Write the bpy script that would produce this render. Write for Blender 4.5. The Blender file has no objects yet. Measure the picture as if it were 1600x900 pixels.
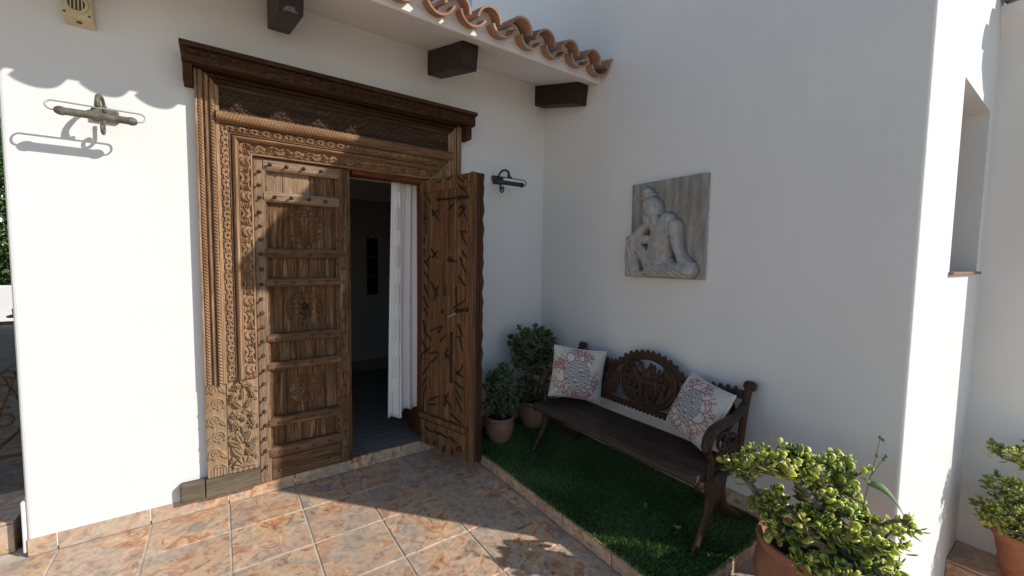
import bpy, bmesh, math, random
import numpy as np
from mathutils import Vector, Matrix, Quaternion

random.seed(7); np.random.seed(7)
SC = bpy.context.scene
COL = SC.collection
R = math.radians

# ------------------------------------------------------------------ camera
CAM_F, CAM_YAW, CAM_PITCH, CAM_ROLL = 646.34, 0.613938, 0.0658541, 0.0147631
def make_camera():
    cy, sy, cp, sp = math.cos(CAM_YAW), math.sin(CAM_YAW), math.cos(CAM_PITCH), math.sin(CAM_PITCH)
    fw = Vector((sy*cp, cy*cp, -sp)); r = Vector((cy, -sy, 0)); u = r.cross(fw)
    cr, sr = math.cos(CAM_ROLL), math.sin(CAM_ROLL)
    r2 = r*cr + u*sr; u2 = u*cr - r*sr
    cam = bpy.data.cameras.new('camera'); ob = bpy.data.objects.new('camera', cam); COL.objects.link(ob)
    m = Matrix((r2, u2, -fw)).transposed().to_4x4(); m.translation = Vector((0, 0, 1.6))
    ob.matrix_world = m
    cam.sensor_fit = 'HORIZONTAL'; cam.sensor_width = 36.0; cam.lens = CAM_F/1600*36
    cam.clip_start = 0.02; cam.clip_end = 2000
    SC.camera = ob
make_camera()

# ------------------------------------------------------------------ sky, sun, exposure
SUN = Vector((0.866, -1.0, 0.78)).normalized()
w = bpy.data.worlds.new('World'); SC.world = w; w.use_nodes = True
nt = w.node_tree; nt.nodes.clear()
sky = nt.nodes.new('ShaderNodeTexSky'); sky.sky_type = 'NISHITA'; sky.sun_disc = False
sky.sun_elevation = math.asin(SUN.z); sky.sun_rotation = math.atan2(SUN.x, SUN.y)
sky.altitude = 100; sky.air_density = 1.0; sky.dust_density = 0.0; sky.ozone_density = 0.7
bg = nt.nodes.new('ShaderNodeBackground'); bg.inputs['Strength'].default_value = 0.15
out = nt.nodes.new('ShaderNodeOutputWorld')
nt.links.new(sky.outputs[0], bg.inputs[0]); nt.links.new(bg.outputs[0], out.inputs[0])
sl = bpy.data.lights.new('sun', 'SUN'); sl.energy = 5.0; sl.angle = R(0.53); sl.color = (1.0, 0.95, 0.88)
so = bpy.data.objects.new('sun', sl); COL.objects.link(so); so.location = SUN*30
so.rotation_euler = SUN.to_track_quat('Z', 'Y').to_euler()
SC.view_settings.view_transform = 'Standard'; SC.view_settings.look = 'None'
SC.view_settings.exposure = -0.18; SC.view_settings.gamma = 1.0
SC.view_settings.use_curve_mapping = False
SC.cycles.max_bounces = 10; SC.cycles.diffuse_bounces = 6; SC.cycles.transparent_max_bounces = 8

# ------------------------------------------------------------------ materials
MAT = {}
class NT:
    """tiny node-tree helper"""
    def __init__(s, name):
        m = bpy.data.materials.new(name); m.use_nodes = True
        s.m = m; s.t = m.node_tree; s.b = s.t.nodes['Principled BSDF']
        MAT[name] = m
    def n(s, typ, **kw):
        nd = s.t.nodes.new(typ)
        for k, v in kw.items(): setattr(nd, k, v)
        return nd
    def l(s, a, b): s.t.links.new(a, b)
    def coords(s, scale=(1, 1, 1), kind='Object', rnd=False):
        tc = s.n('ShaderNodeTexCoord'); mp = s.n('ShaderNodeMapping')
        mp.inputs['Scale'].default_value = scale
        s.l(tc.outputs[kind], mp.inputs['Vector'])
        if rnd:
            oi = s.n('ShaderNodeObjectInfo'); mu = s.n('ShaderNodeMath', operation='MULTIPLY'); mu.inputs[1].default_value = 37.0
            s.l(oi.outputs['Random'], mu.inputs[0])
            cb = s.n('ShaderNodeCombineXYZ'); s.l(mu.outputs[0], cb.inputs[0]); s.l(mu.outputs[0], cb.inputs[1])
            s.l(cb.outputs[0], mp.inputs['Location'])
        return mp.outputs[0]
    def noise(s, vec, scale, detail=5, rough=0.55, dist=0.0):
        nd = s.n('ShaderNodeTexNoise'); nd.inputs['Scale'].default_value = scale
        nd.inputs['Detail'].default_value = detail; nd.inputs['Roughness'].default_value = rough
        nd.inputs['Distortion'].default_value = dist
        if vec is not None: s.l(vec, nd.inputs['Vector'])
        return nd.outputs['Fac']
    def ramp(s, fac, stops):
        r = s.n('ShaderNodeValToRGB'); e = r.color_ramp.elements
        while len(e) < len(stops): e.new(0.5)
        for i, (p, c) in enumerate(stops):
            e[i].position = p; e[i].color = (*c, 1) if len(c) == 3 else c
        s.l(fac, r.inputs[0]); return r.outputs[0]
    def mix(s, fac, a, b, mode='MIX'):
        m = s.n('ShaderNodeMix', data_type='RGBA', blend_type=mode)
        if isinstance(fac, (int, float)): m.inputs[0].default_value = fac
        else: s.l(fac, m.inputs[0])
        for i, v in ((6, a), (7, b)):
            if isinstance(v, tuple): m.inputs[i].default_value = (*v, 1)
            else: s.l(v, m.inputs[i])
        return m.outputs[2]
    def bump(s, h, strength=0.3, dist=0.01, prev=None):
        b = s.n('ShaderNodeBump'); b.inputs['Strength'].default_value = strength; b.inputs['Distance'].default_value = dist
        s.l(h, b.inputs['Height'])
        if prev is not None: s.l(prev, b.inputs['Normal'])
        return b.outputs[0]
    def fin(s, color, rough=0.7, normal=None, spec=0.3, **kw):
        if isinstance(color, tuple): s.b.inputs['Base Color'].default_value = (*color, 1)
        else: s.l(color, s.b.inputs['Base Color'])
        if isinstance(rough, (int, float)): s.b.inputs['Roughness'].default_value = rough
        else: s.l(rough, s.b.inputs['Roughness'])
        s.b.inputs['Specular IOR Level'].default_value = spec
        if normal is not None: s.l(normal, s.b.inputs['Normal'])
        for k, v in kw.items(): s.b.inputs[k].default_value = v
        return s.m

def plaster(name, base, dirt=(0.62, 0.60, 0.55), streak=False):
    t = NT(name); v = t.coords()
    big = t.noise(v, 1.3, 4, 0.6); fine = t.noise(v, 210, 3, 0.6); mid = t.noise(v, 9, 5, 0.55)
    col = t.ramp(big, [(0.30, tuple(c*0.965 for c in base)), (0.62, base)])
    sp = t.ramp(t.noise(v, 26, 6, 0.7), [(0.66, (0, 0, 0)), (0.74, (1, 1, 1))])
    col = t.mix(t.ramp(sp, [(0, (0, 0, 0)), (1, (0.10, 0.10, 0.10))]), col, dirt)
    if streak:
        vs = t.coords((9, 9, 0.7)); st = t.ramp(t.noise(vs, 1.6, 5, 0.6), [(0.52, (0, 0, 0)), (0.72, (0.05, 0.05, 0.05))])
        col = t.mix(st, col, (0.55, 0.53, 0.47))
    nb = t.bump(fine, 0.28, 0.002); nb = t.bump(mid, 0.26, 0.010, nb); nb = t.bump(t.noise(t.coords((1.0, 1.0, 1.3)), 2.2, 3, 0.5), 0.16, 0.04, nb)
    t.fin(col, 0.88, nb, 0.2)
plaster('plaster', (0.80, 0.79, 0.77))
plaster('plaster_streaked', (0.80, 0.79, 0.77), streak=True)
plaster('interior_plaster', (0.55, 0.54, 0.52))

def wood(name, dark, mid, light, axis='z', rough=0.62, weather=None, sc=1.0, bump=0.5):
    t = NT(name)
    st = {'z': (9, 9, 0.55), 'x': (0.55, 9, 9), 'y': (9, 0.55, 9)}[axis]
    v = t.coords(tuple(q*sc for q in st), rnd=True)
    n1 = t.noise(v, 3.2, 8, 0.62, 0.6); n2 = t.noise(v, 16, 6, 0.7); n3 = t.noise(t.coords((1, 1, 1), rnd=True), 3.0, 4)
    col = t.ramp(n1, [(0.30, dark), (0.52, mid), (0.74, light)])
    col = t.mix(t.ramp(n2, [(0.38, (0.75, 0.75, 0.75)), (0.55, (0, 0, 0))]), col, tuple(c*0.55 for c in dark))
    col = t.mix(t.ramp(n3, [(0.35, (0, 0, 0)), (0.75, (0.45, 0.45, 0.45))]), col, tuple(c*0.8 for c in mid))
    if weather:
        g = t.n('ShaderNodeNewGeometry'); sx = t.n('ShaderNodeSeparateXYZ'); t.l(g.outputs['Position'], sx.inputs[0])
        mr = t.n('ShaderNodeMapRange'); mr.inputs[1].default_value = 1.15; mr.inputs[2].default_value = 0.15
        t.l(sx.outputs[2], mr.inputs[0])
        mm = t.n('ShaderNodeMath', operation='MULTIPLY'); t.l(mr.outputs[0], mm.inputs[0])
        t.l(t.ramp(t.noise(t.coords((1, 1, 1)), 5, 5), [(0.30, (0.35, 0.35, 0.35)), (0.6, (1, 1, 1))]), mm.inputs[1])
        col = t.mix(mm.outputs[0], col, weather)
    nb = t.bump(n2, bump, 0.0025); nb = t.bump(n1, bump*0.6, 0.004, nb)
    t.fin(col, min(0.9, rough+0.14) if name not in ('beam_wood', 'bench_wood', 'bench_iron') else rough, nb, 0.10 if name not in ('beam_wood', 'bench_wood', 'bench_iron') else 0.25)
wood('carved_wood', (0.17, 0.086, 0.044), (0.43, 0.262, 0.148), (0.60, 0.405, 0.255), 'z', 0.7, (0.26, 0.20, 0.125))
wood('carved_wood_across', (0.12, 0.058, 0.029), (0.31, 0.176, 0.094), (0.50, 0.315, 0.185), 'x', 0.7)
wood('cornice_wood', (0.036, 0.017, 0.009), (0.085, 0.043, 0.022), (0.15, 0.082, 0.044), 'x', 0.6)
wood('lattice_wood', (0.055, 0.031, 0.020), (0.11, 0.068, 0.044), (0.20, 0.132, 0.088), 'x', 0.7)
wood('weathered_wood', (0.10, 0.078, 0.052), (0.17, 0.135, 0.092), (0.24, 0.20, 0.145), 'x', 0.75)
wood('leaf_wood', (0.052, 0.024, 0.012), (0.185, 0.096, 0.048), (0.55, 0.345, 0.185), 'z', 0.55)
wood('sunlit_wood', (0.17, 0.100, 0.058), (0.38, 0.250, 0.155), (0.60, 0.43, 0.28), 'z', 0.7)  # this and next two: paler door wood, sun's brightness painted into the colour
wood('sunlit_rail_z', (0.15, 0.090, 0.055), (0.30, 0.195, 0.122), (0.44, 0.305, 0.20), 'z', 0.7)
wood('sunlit_rail', (0.17, 0.105, 0.065), (0.34, 0.225, 0.145), (0.50, 0.355, 0.24), 'x', 0.7)
wood('rail_wood', (0.072, 0.036, 0.020), (0.200, 0.110, 0.060), (0.40, 0.245, 0.145), 'x', 0.55)
wood('inner_leaf_wood', (0.085, 0.038, 0.016), (0.220, 0.112, 0.054), (0.40, 0.228, 0.120), 'z', 0.55)
wood('red_wood', (0.10, 0.034, 0.016), (0.18, 0.062, 0.028), (0.22, 0.085, 0.04), 'x', 0.55)
wood('edge_wood', (0.06, 0.028, 0.018), (0.10, 0.048, 0.028), (0.14, 0.07, 0.04), 'z', 0.6)
wood('beam_wood', (0.018, 0.011, 0.008), (0.036, 0.022, 0.014), (0.060, 0.038, 0.024), 'y', 0.48)
wood('bench_wood', (0.036, 0.024, 0.018), (0.072, 0.050, 0.037), (0.12, 0.088, 0.066), 'y', 0.42)
wood('bench_iron', (0.034, 0.018, 0.011), (0.072, 0.040, 0.024), (0.13, 0.075, 0.044), 'z', 0.42, sc=2.0)

def slate(name, dim=1.0, gloss=0.42):
    t = NT(name); v = t.coords(rnd=True)
    n1 = t.noise(v, 5.0, 8, 0.62, 1.2); n2 = t.noise(v, 13, 8, 0.68, 1.5); n3 = t.noise(v, 44, 6, 0.7, 0.6)
    d = lambda c: tuple(min(0.85, x*dim*q) for x, q in zip(c, (1.42, 1.30, 1.19)))
    n0 = t.noise(v, 1.7, 3, 0.5)
    col = t.ramp(n1, [(0.26, d((0.225, 0.20, 0.175))), (0.42, d((0.35, 0.29, 0.225))), (0.50, d((0.54, 0.37, 0.225))), (0.60, d((0.40, 0.185, 0.082))), (0.74, d((0.25, 0.225, 0.20)))])
    col = t.mix(t.ramp(n2, [(0.54, (0, 0, 0)), (0.64, (0.85, 0.85, 0.85))]), col, d((0.15, 0.065, 0.034)))
    col = t.mix(t.ramp(n2, [(0.38, (0.85, 0.85, 0.85)), (0.47, (0, 0, 0))]), col, d((0.56, 0.46, 0.35)))
    col = t.mix(t.ramp(n3, [(0.56, (0, 0, 0)), (0.70, (0.55, 0.55, 0.55))]), col, d((0.17, 0.12, 0.09)))
    col = t.mix(t.ramp(n0, [(0.46, (0, 0, 0)), (0.60, (0.6, 0.6, 0.6))]), col, t.ramp(n2, [(0.35, d((0.40, 0.36, 0.32))), (0.6, d((0.25, 0.235, 0.22)))]))
    oi = t.n('ShaderNodeObjectInfo')
    col = t.mix(t.ramp(oi.outputs['Random'], [(0, (0, 0, 0)), (1, (0.35, 0.35, 0.35))]), col, d((0.25, 0.225, 0.20)))
    nb = t.bump(n2, 0.35, 0.004); nb = t.bump(n3, 0.30, 0.002, nb)
    t.fin(col, t.ramp(n2, [(0.3, (gloss-0.08,)*3), (0.7, (gloss+0.2,)*3)]), nb, 0.4)
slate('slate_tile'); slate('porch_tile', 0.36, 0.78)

t = NT('grout'); v = t.coords(); t.fin(t.ramp(t.noise(v, 6, 7, 0.65), [(0.3, (0.34, 0.28, 0.21)), (0.48, (0.56, 0.48, 0.38)), (0.7, (0.70, 0.62, 0.50))]), 0.9, t.bump(t.noise(v, 160, 3), 0.4, 0.002))
t = NT('earth'); v = t.coords(); t.fin(t.ramp(t.noise(v, 3, 6), [(0.3, (0.42, 0.37, 0.30)), (0.7, (0.58, 0.52, 0.44))]), 0.95, t.bump(t.noise(v, 30, 5), 0.5, 0.03))
t = NT('soil'); v = t.coords(); t.fin(t.ramp(t.noise(v, 60, 6), [(0.3, (0.02, 0.014, 0.010)), (0.7, (0.06, 0.042, 0.03))]), 0.95, t.bump(t.noise(v, 120, 5), 0.8, 0.01))
t = NT('turf_base'); t.fin((0.012, 0.028, 0.008), 0.95)
def turfmat():
    t = NT('turf_blade'); a = t.n('ShaderNodeAttribute'); a.attribute_name = 'tone'
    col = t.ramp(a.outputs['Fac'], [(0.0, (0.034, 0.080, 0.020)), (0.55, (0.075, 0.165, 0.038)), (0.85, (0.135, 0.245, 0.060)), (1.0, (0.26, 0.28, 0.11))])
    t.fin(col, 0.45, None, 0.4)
turfmat()
def terracotta(name, a, b, c):
    t = NT(name); v = t.coords(rnd=True)
    n = t.noise(v, 7, 7, 0.6); s = t.noise(v, 60, 4)
    col = t.ramp(n, [(0.28, a), (0.5, b), (0.76, c)])
    oi = t.n('ShaderNodeObjectInfo')
    col = t.mix(t.ramp(oi.outputs['Random'], [(0.2, (0, 0, 0)), (1, (0.5, 0.5, 0.5))]), col, tuple(q*0.62+0.05 for q in b))
    col = t.mix(t.ramp(t.noise(v, 16, 6, 0.7), [(0.6, (0, 0, 0)), (0.8, (0.35, 0.35, 0.35))]), col, (0.50, 0.40, 0.33))
    t.fin(col, 0.75, t.bump(s, 0.25, 0.002), 0.25)
terracotta('terracotta', (0.28, 0.105, 0.055), (0.38, 0.155, 0.085), (0.45, 0.22, 0.13))
terracotta('terracotta_pale', (0.22, 0.115, 0.070), (0.32, 0.180, 0.115), (0.40, 0.25, 0.17))
terracotta('roof_clay', (0.27, 0.125, 0.072), (0.42, 0.245, 0.155), (0.56, 0.43, 0.33))
t = NT('mortar'); v = t.coords(); t.fin(t.ramp(t.noise(v, 12, 5), [(0.3, (0.55, 0.53, 0.49)), (0.7, (0.76, 0.75, 0.72))]), 0.9, t.bump(t.noise(v, 50, 5), 0.6, 0.006))
t = NT('black_iron'); v = t.coords(); t.fin(t.ramp(t.noise(v, 40, 5), [(0.3, (0.014, 0.012, 0.011)), (0.75, (0.045, 0.032, 0.024))]), 0.5, t.bump(t.noise(v, 90, 4), 0.4, 0.002), 0.4, Metallic=0.35)
t = NT('nail_iron'); v = t.coords(); t.fin(t.ramp(t.noise(v, 40, 5), [(0.3, (0.07, 0.06, 0.05)), (0.75, (0.16, 0.13, 0.10))]), 0.42, None, 0.5, Metallic=0.6)
t = NT('rust_iron'); v = t.coords(); t.fin(t.ramp(t.noise(v, 30, 5), [(0.3, (0.06, 0.035, 0.022)), (0.75, (0.16, 0.085, 0.05))]), 0.6, t.bump(t.noise(v, 90, 4), 0.4, 0.002), 0.3, Metallic=0.2)
t = NT('verdigris'); v = t.coords(); t.fin(t.ramp(t.noise(v, 22, 6, 0.65), [(0.30, (0.10, 0.075, 0.05)), (0.5, (0.17, 0.15, 0.115)), (0.68, (0.24, 0.26, 0.215))]), 0.6, t.bump(t.noise(v, 60, 4), 0.4, 0.002), 0.4, Metallic=0.25)
t = NT('dark_bronze'); v = t.coords(); t.fin(t.ramp(t.noise(v, 22, 6, 0.65), [(0.30, (0.022, 0.022, 0.019)), (0.7, (0.075, 0.078, 0.062))]), 0.5, t.bump(t.noise(v, 60, 4), 0.4, 0.002), 0.4, Metallic=0.3)
t = NT('pale_rod'); t.fin((0.42, 0.47, 0.48), 0.45, None, 0.5, Metallic=0.3)
t = NT('cream_plastic'); v = t.coords(); t.fin(t.ramp(t.noise(v, 18, 5), [(0.3, (0.60, 0.50, 0.30)), (0.7, (0.70, 0.60, 0.38))]), 0.45, None, 0.4)
t = NT('grille_dark'); t.fin((0.10, 0.095, 0.085), 0.7)
t = NT('black_plastic'); t.fin((0.02, 0.02, 0.021), 0.4)
t = NT('lamp_glass'); t.fin((0.75, 0.76, 0.78), 0.12, None, 0.5)
t = NT('window_glass'); t.fin((0.05, 0.06, 0.07), 0.06, None, 0.5)
t = NT('relief_stone'); v = t.coords((1, 1, 1)); vs = t.coords((5, 5, 1.0))
c = t.ramp(t.noise(vs, 4.5, 7, 0.66), [(0.28, (0.19, 0.178, 0.16)), (0.5, (0.30, 0.285, 0.262)), (0.74, (0.43, 0.41, 0.385))])
a = t.n('ShaderNodeAttribute'); a.attribute_name = 'wear'
c = t.mix(a.outputs['Fac'], c, t.ramp(t.noise(v, 30, 6), [(0.3, (0.36, 0.35, 0.335)), (0.7, (0.54, 0.53, 0.51))]))
c = t.mix(t.ramp(t.noise(v, 26, 6), [(0.55, (0, 0, 0)), (0.75, (0.4, 0.4, 0.4))]), c, (0.20, 0.17, 0.145))
t.fin(c, 0.8, t.bump(t.noise(v, 130, 5), 0.35, 0.0025), 0.25)
t = NT('print_fabric'); a = t.n('ShaderNodeAttribute'); a.attribute_name = 'print'
vv = t.coords(); wv = t.noise(vv, 420, 2); t.fin(a.outputs['Color'], 0.9, t.bump(wv, 0.25, 0.0012), 0.15)
t.b.inputs['Sheen Weight'].default_value = 0.15
t = NT('curtain_cloth'); vv = t.coords(); t.fin((0.76, 0.71, 0.69), 0.95, t.bump(t.noise(vv, 300, 2), 0.2, 0.001), 0.1)
t = NT('curtain_band'); vv = t.coords(); t.fin((0.80, 0.77, 0.75), 0.95, t.bump(t.noise(vv, 300, 2), 0.2, 0.001), 0.1)
t = NT('embroidery'); t.fin((0.50, 0.45, 0.43), 0.95)
wood('plank_grey', (0.20, 0.165, 0.135), (0.34, 0.29, 0.245), (0.47, 0.41, 0.35), 'x', 0.45)
t = NT('dark_cloth'); t.fin((0.015, 0.013, 0.013), 0.9)
def leafmat(name, a, b, c, edge, sss=True):
    t = NT(name); at = t.n('ShaderNodeAttribute'); at.attribute_name = 'tone'
    oi = t.n('ShaderNodeObjectInfo'); ad = t.n('ShaderNodeMath', operation='ADD'); t.l(at.outputs['Fac'], ad.inputs[0])
    v = t.coords((1, 1, 1)); n = t.noise(v, 9, 3)
    mr = t.n('ShaderNodeMath', operation='MULTIPLY_ADD'); mr.inputs[1].default_value = 0.5; mr.inputs[2].default_value = -0.25
    t.l(oi.outputs['Random'], mr.inputs[0]); t.l(mr.outputs[0], ad.inputs[1])
    col = t.ramp(ad.outputs[0], [(0.1, a), (0.5, b), (0.85, c), (0.98, edge)])
    t.fin(col, 0.34, None, 0.45)
    if sss:
        t.b.inputs['Subsurface Weight'].default_value = 0.75; t.b.inputs['Subsurface Scale'].default_value = 0.012
        t.b.inputs['Subsurface Radius'].default_value = (0.85, 1.0, 0.30)
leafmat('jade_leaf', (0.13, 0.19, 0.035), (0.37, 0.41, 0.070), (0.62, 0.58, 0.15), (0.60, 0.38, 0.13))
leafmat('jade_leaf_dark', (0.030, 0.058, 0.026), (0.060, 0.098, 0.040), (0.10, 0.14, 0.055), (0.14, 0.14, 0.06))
leafmat('shrub_leaf', (0.02, 0.045, 0.012), (0.05, 0.095, 0.022), (0.12, 0.17, 0.04), (0.2, 0.2, 0.06), False)
t = NT('jade_bark'); v = t.coords(); t.fin(t.ramp(t.noise(v, 40, 6), [(0.3, (0.11, 0.085, 0.062)), (0.7, (0.26, 0.215, 0.165))]), 0.85, t.bump(t.noise(v, 70, 5), 0.6, 0.004), 0.2)
t = NT('weed_green'); t.fin((0.17, 0.24, 0.11), 0.6)
t = NT('dry_leaf'); t.fin((0.33, 0.26, 0.15), 0.8)

# ------------------------------------------------------------------ mesh helpers
def link(name, me, mat, parent=None):
    if mat: me.materials.append(MAT[mat] if isinstance(mat, str) else mat)
    o = bpy.data.objects.new(name, me); COL.objects.link(o)
    if parent is not None: o.parent = parent
    return o

def raw_mesh(name, V, F, smooth=False):
    V = np.asarray(V, np.float32); F = np.asarray(F, np.int32)
    me = bpy.data.meshes.new(name); n, k = F.shape
    me.vertices.add(len(V)); me.vertices.foreach_set('co', V.ravel())
    me.loops.add(n*k); me.loops.foreach_set('vertex_index', F.ravel())
    me.polygons.add(n); me.polygons.foreach_set('loop_start', np.arange(n, dtype=np.int32)*k)
    me.polygons.foreach_set('loop_total', np.full(n, k, np.int32))
    if smooth: me.polygons.foreach_set('use_smooth', np.ones(n, bool))
    me.update(calc_edges=True); me.validate()
    return me

def set_attr(me, name, arr, color=False):
    if color:
        a = me.color_attributes.new(name, 'FLOAT_COLOR', 'POINT'); a.data.foreach_set('color', np.asarray(arr, np.float32).ravel())
    else:
        a = me.attributes.new(name, 'FLOAT', 'POINT'); a.data.foreach_set('value', np.asarray(arr, np.float32).ravel())

def grid_faces(nu, nv, flip=False):
    i = np.arange((nu-1)*(nv-1)); a = i//(nv-1); b = i % (nv-1); k = a*nv+b
    F = np.stack([k, k+1, k+nv+1, k+nv], 1)
    return F[:, ::-1] if flip else F

class MB:
    def __init__(s): s.v = []; s.f = []
    def add(s, vs, fs):
        k = len(s.v); s.v += [tuple(q) for q in vs]; s.f += [tuple(i+k for i in f) for f in fs]; return s
    def hexa(s, c):
        return s.add(c, [(0, 3, 2, 1), (4, 5, 6, 7), (0, 1, 5, 4), (1, 2, 6, 5), (2, 3, 7, 6), (3, 0, 4, 7)])
    def box(s, x0, x1, y0, y1, z0, z1):
        return s.hexa([(x0, y0, z0), (x1, y0, z0), (x1, y1, z0), (x0, y1, z0), (x0, y0, z1), (x1, y0, z1), (x1, y1, z1), (x0, y1, z1)])
    def obox(s, o, e1, e2, e3):
        o, e1, e2, e3 = map(Vector, (o, e1, e2, e3))
        return s.hexa([o, o+e1, o+e1+e2, o+e2, o+e3, o+e1+e3, o+e1+e2+e3, o+e2+e3])
    def tube(s, pts, rad, n=8, cap=True, flat=1.0, up=None):
        pts = [Vector(q) for q in pts]; m = len(pts)
        if not hasattr(rad, '__len__'): rad = [rad]*m
        T = [(pts[min(i+1, m-1)]-pts[max(i-1, 0)]).normalized() for i in range(m)]
        a = Vector(up) if up else (Vector((0, 0, 1)) if abs(T[0].z) < 0.9 else Vector((1, 0, 0)))
        nrm = (a - T[0]*a.dot(T[0])).normalized(); vs = []; fs = []
        for i in range(m):
            if i:
                q = T[i-1].rotation_difference(T[i]); nrm = q @ nrm
                nrm = (nrm - T[i]*nrm.dot(T[i])).normalized()
            b = T[i].cross(nrm)
            for k in range(n):
                th = 2*math.pi*k/n
                vs.append(pts[i] + (nrm*math.cos(th) + b*math.sin(th)*flat)*rad[i])
        for i in range(m-1):
            for k in range(n):
                fs.append((i*n+k, i*n+(k+1) % n, (i+1)*n+(k+1) % n, (i+1)*n+k))
        if cap: fs.append(tuple(reversed(range(n)))); fs.append(tuple(range((m-1)*n, m*n)))
        return s.add(vs, fs)
    def lathe(s, prof, c=(0, 0, 0), n=24, axis='z', closed=False):
        vs = []; fs = []
        for r, z in prof:
            for k in range(n):
                th = 2*math.pi*k/n; a, b = r*math.cos(th), r*math.sin(th)
                p = {'z': (a, b, z), 'y': (a, z, b), 'x': (z, a, b)}[axis]
                vs.append((c[0]+p[0], c[1]+p[1], c[2]+p[2]))
        m = len(prof)
        for i in range(m-1):
            for k in range(n):
                q = (i*n+k, i*n+(k+1) % n, (i+1)*n+(k+1) % n, (i+1)*n+k)
                fs.append(q if axis != 'y' else q[::-1])
        return s.add(vs, fs)
    def ball(s, c, r, n=10, m=6, sc=(1, 1, 1)):
        vs = [(c[0], c[1], c[2]-r*sc[2])]; fs = []
        for i in range(1, m):
            ph = -math.pi/2+math.pi*i/m
            for k in range(n):
                th = 2*math.pi*k/n
                vs.append((c[0]+r*sc[0]*math.cos(ph)*math.cos(th), c[1]+r*sc[1]*math.cos(ph)*math.sin(th), c[2]+r*sc[2]*math.sin(ph)))
        vs.append((c[0], c[1], c[2]+r*sc[2])); t = len(vs)-1
        for k in range(n):
            fs.append((0, 1+(k+1) % n, 1+k)); fs.append((t, 1+(m-2)*n+k, 1+(m-2)*n+(k+1) % n))
        for i in range(m-2):
            for k in range(n):
                fs.append((1+i*n+k, 1+i*n+(k+1) % n, 1+(i+1)*n+(k+1) % n, 1+(i+1)*n+k))
        return s.add(vs, fs)
    def mesh(s, name, smooth=False, off=(0, 0, 0)):
        me = bpy.data.meshes.new(name)
        me.from_pydata([(x-off[0], y-off[1], z-off[2]) for x, y, z in s.v], [], s.f)
        if smooth: me.polygons.foreach_set('use_smooth', [True]*len(me.polygons))
        me.update(); return me
    def build(s, name, mat, parent=None, smooth=False, bevel=0, seg=2, world=True):
        off = Vector((0, 0, 0))
        if parent is not None and world:
            q = parent
            while q is not None: off += q.location; q = q.parent
        o = link(name, s.mesh(name, smooth, off), mat, parent)
        if bevel:
            b = o.modifiers.new('bevel', 'BEVEL'); b.width = bevel; b.segments = seg; b.limit_method = 'ANGLE'; b.angle_limit = R(40)
        return o

def weighted(o):
    """smooth shading by angle for lathe / tube shapes with sharp rims"""
    o.data.polygons.foreach_set('use_smooth', [True]*len(o.data.polygons))
    o.data.set_sharp_from_angle(angle=R(38)); return o

def thing(name, label, cat, loc=(0, 0, 0), group=None):
    o = bpy.data.objects.new(name, None); COL.objects.link(o); o.location = loc; o.empty_display_size = 0.1
    o['label'] = label; o['category'] = cat
    if group: o['group'] = group
    return o
def tag(o, label=None, cat=None, group=None, kind=None):
    if label: o['label'] = label
    if cat: o['category'] = cat
    if group: o['group'] = group
    if kind: o['kind'] = kind
    return o
def wloc(o):
    v = Vector((0, 0, 0))
    while o is not None: v += o.location; o = o.parent
    return v
def hfield(name, V, nu, nv, mat, parent, flip=False):
    off = np.array(wloc(parent)) if parent is not None else 0
    me = raw_mesh(name, V-off, grid_faces(nu, nv, flip), True)
    return link(name, me, mat, parent)
def piece(name, me, parent, loc, rot=None, scale=None):
    """a repeat piece sharing mesh data; loc in world space, parent unrotated"""
    o = bpy.data.objects.new(name, me); COL.objects.link(o); o.parent = parent
    o.location = Vector(loc)-wloc(parent)
    if rot is not None: o.rotation_euler = rot
    if scale is not None: o.scale = scale
    return o
def with_mat(me, mat): me.materials.append(MAT[mat]); return me

# ================================================================== SETTING
YW = 3.165          # door wall plane
XB = 2.585          # tall side wall plane (faces -x)
YC = 0.48           # end wall plane (faces -y)
TS = 0.3831         # terrace tile module
TX0, TY1 = -0.7599, 2.8242

# ---- ground far around
g = MB().add([(-300, -300, -0.62), (300, -300, -0.62), (300, 300, -0.62), (-300, 300, -0.62)], [(0, 1, 2, 3)])
tag(g.build('ground', 'earth'), kind='structure')

def tile_mesh(name, lx, ly, th, mat, bev=0.003):
    bm = bmesh.new(); bmesh.ops.create_cube(bm, size=1)
    for v in bm.verts: v.co = Vector((v.co.x*lx, v.co.y*ly, (v.co.z-0.5)*th))
    top = [e for e in bm.edges if all(v.co.z > -1e-6 for v in e.verts)] + [e for e in bm.edges if abs(e.verts[0].co.z-e.verts[1].co.z) > th*0.5]
    bmesh.ops.bevel(bm, geom=top, offset=bev, segments=1, affect='EDGES')
    me = bpy.data.meshes.new(name); bm.to_mesh(me); bm.free(); return with_mat(me, mat)

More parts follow.
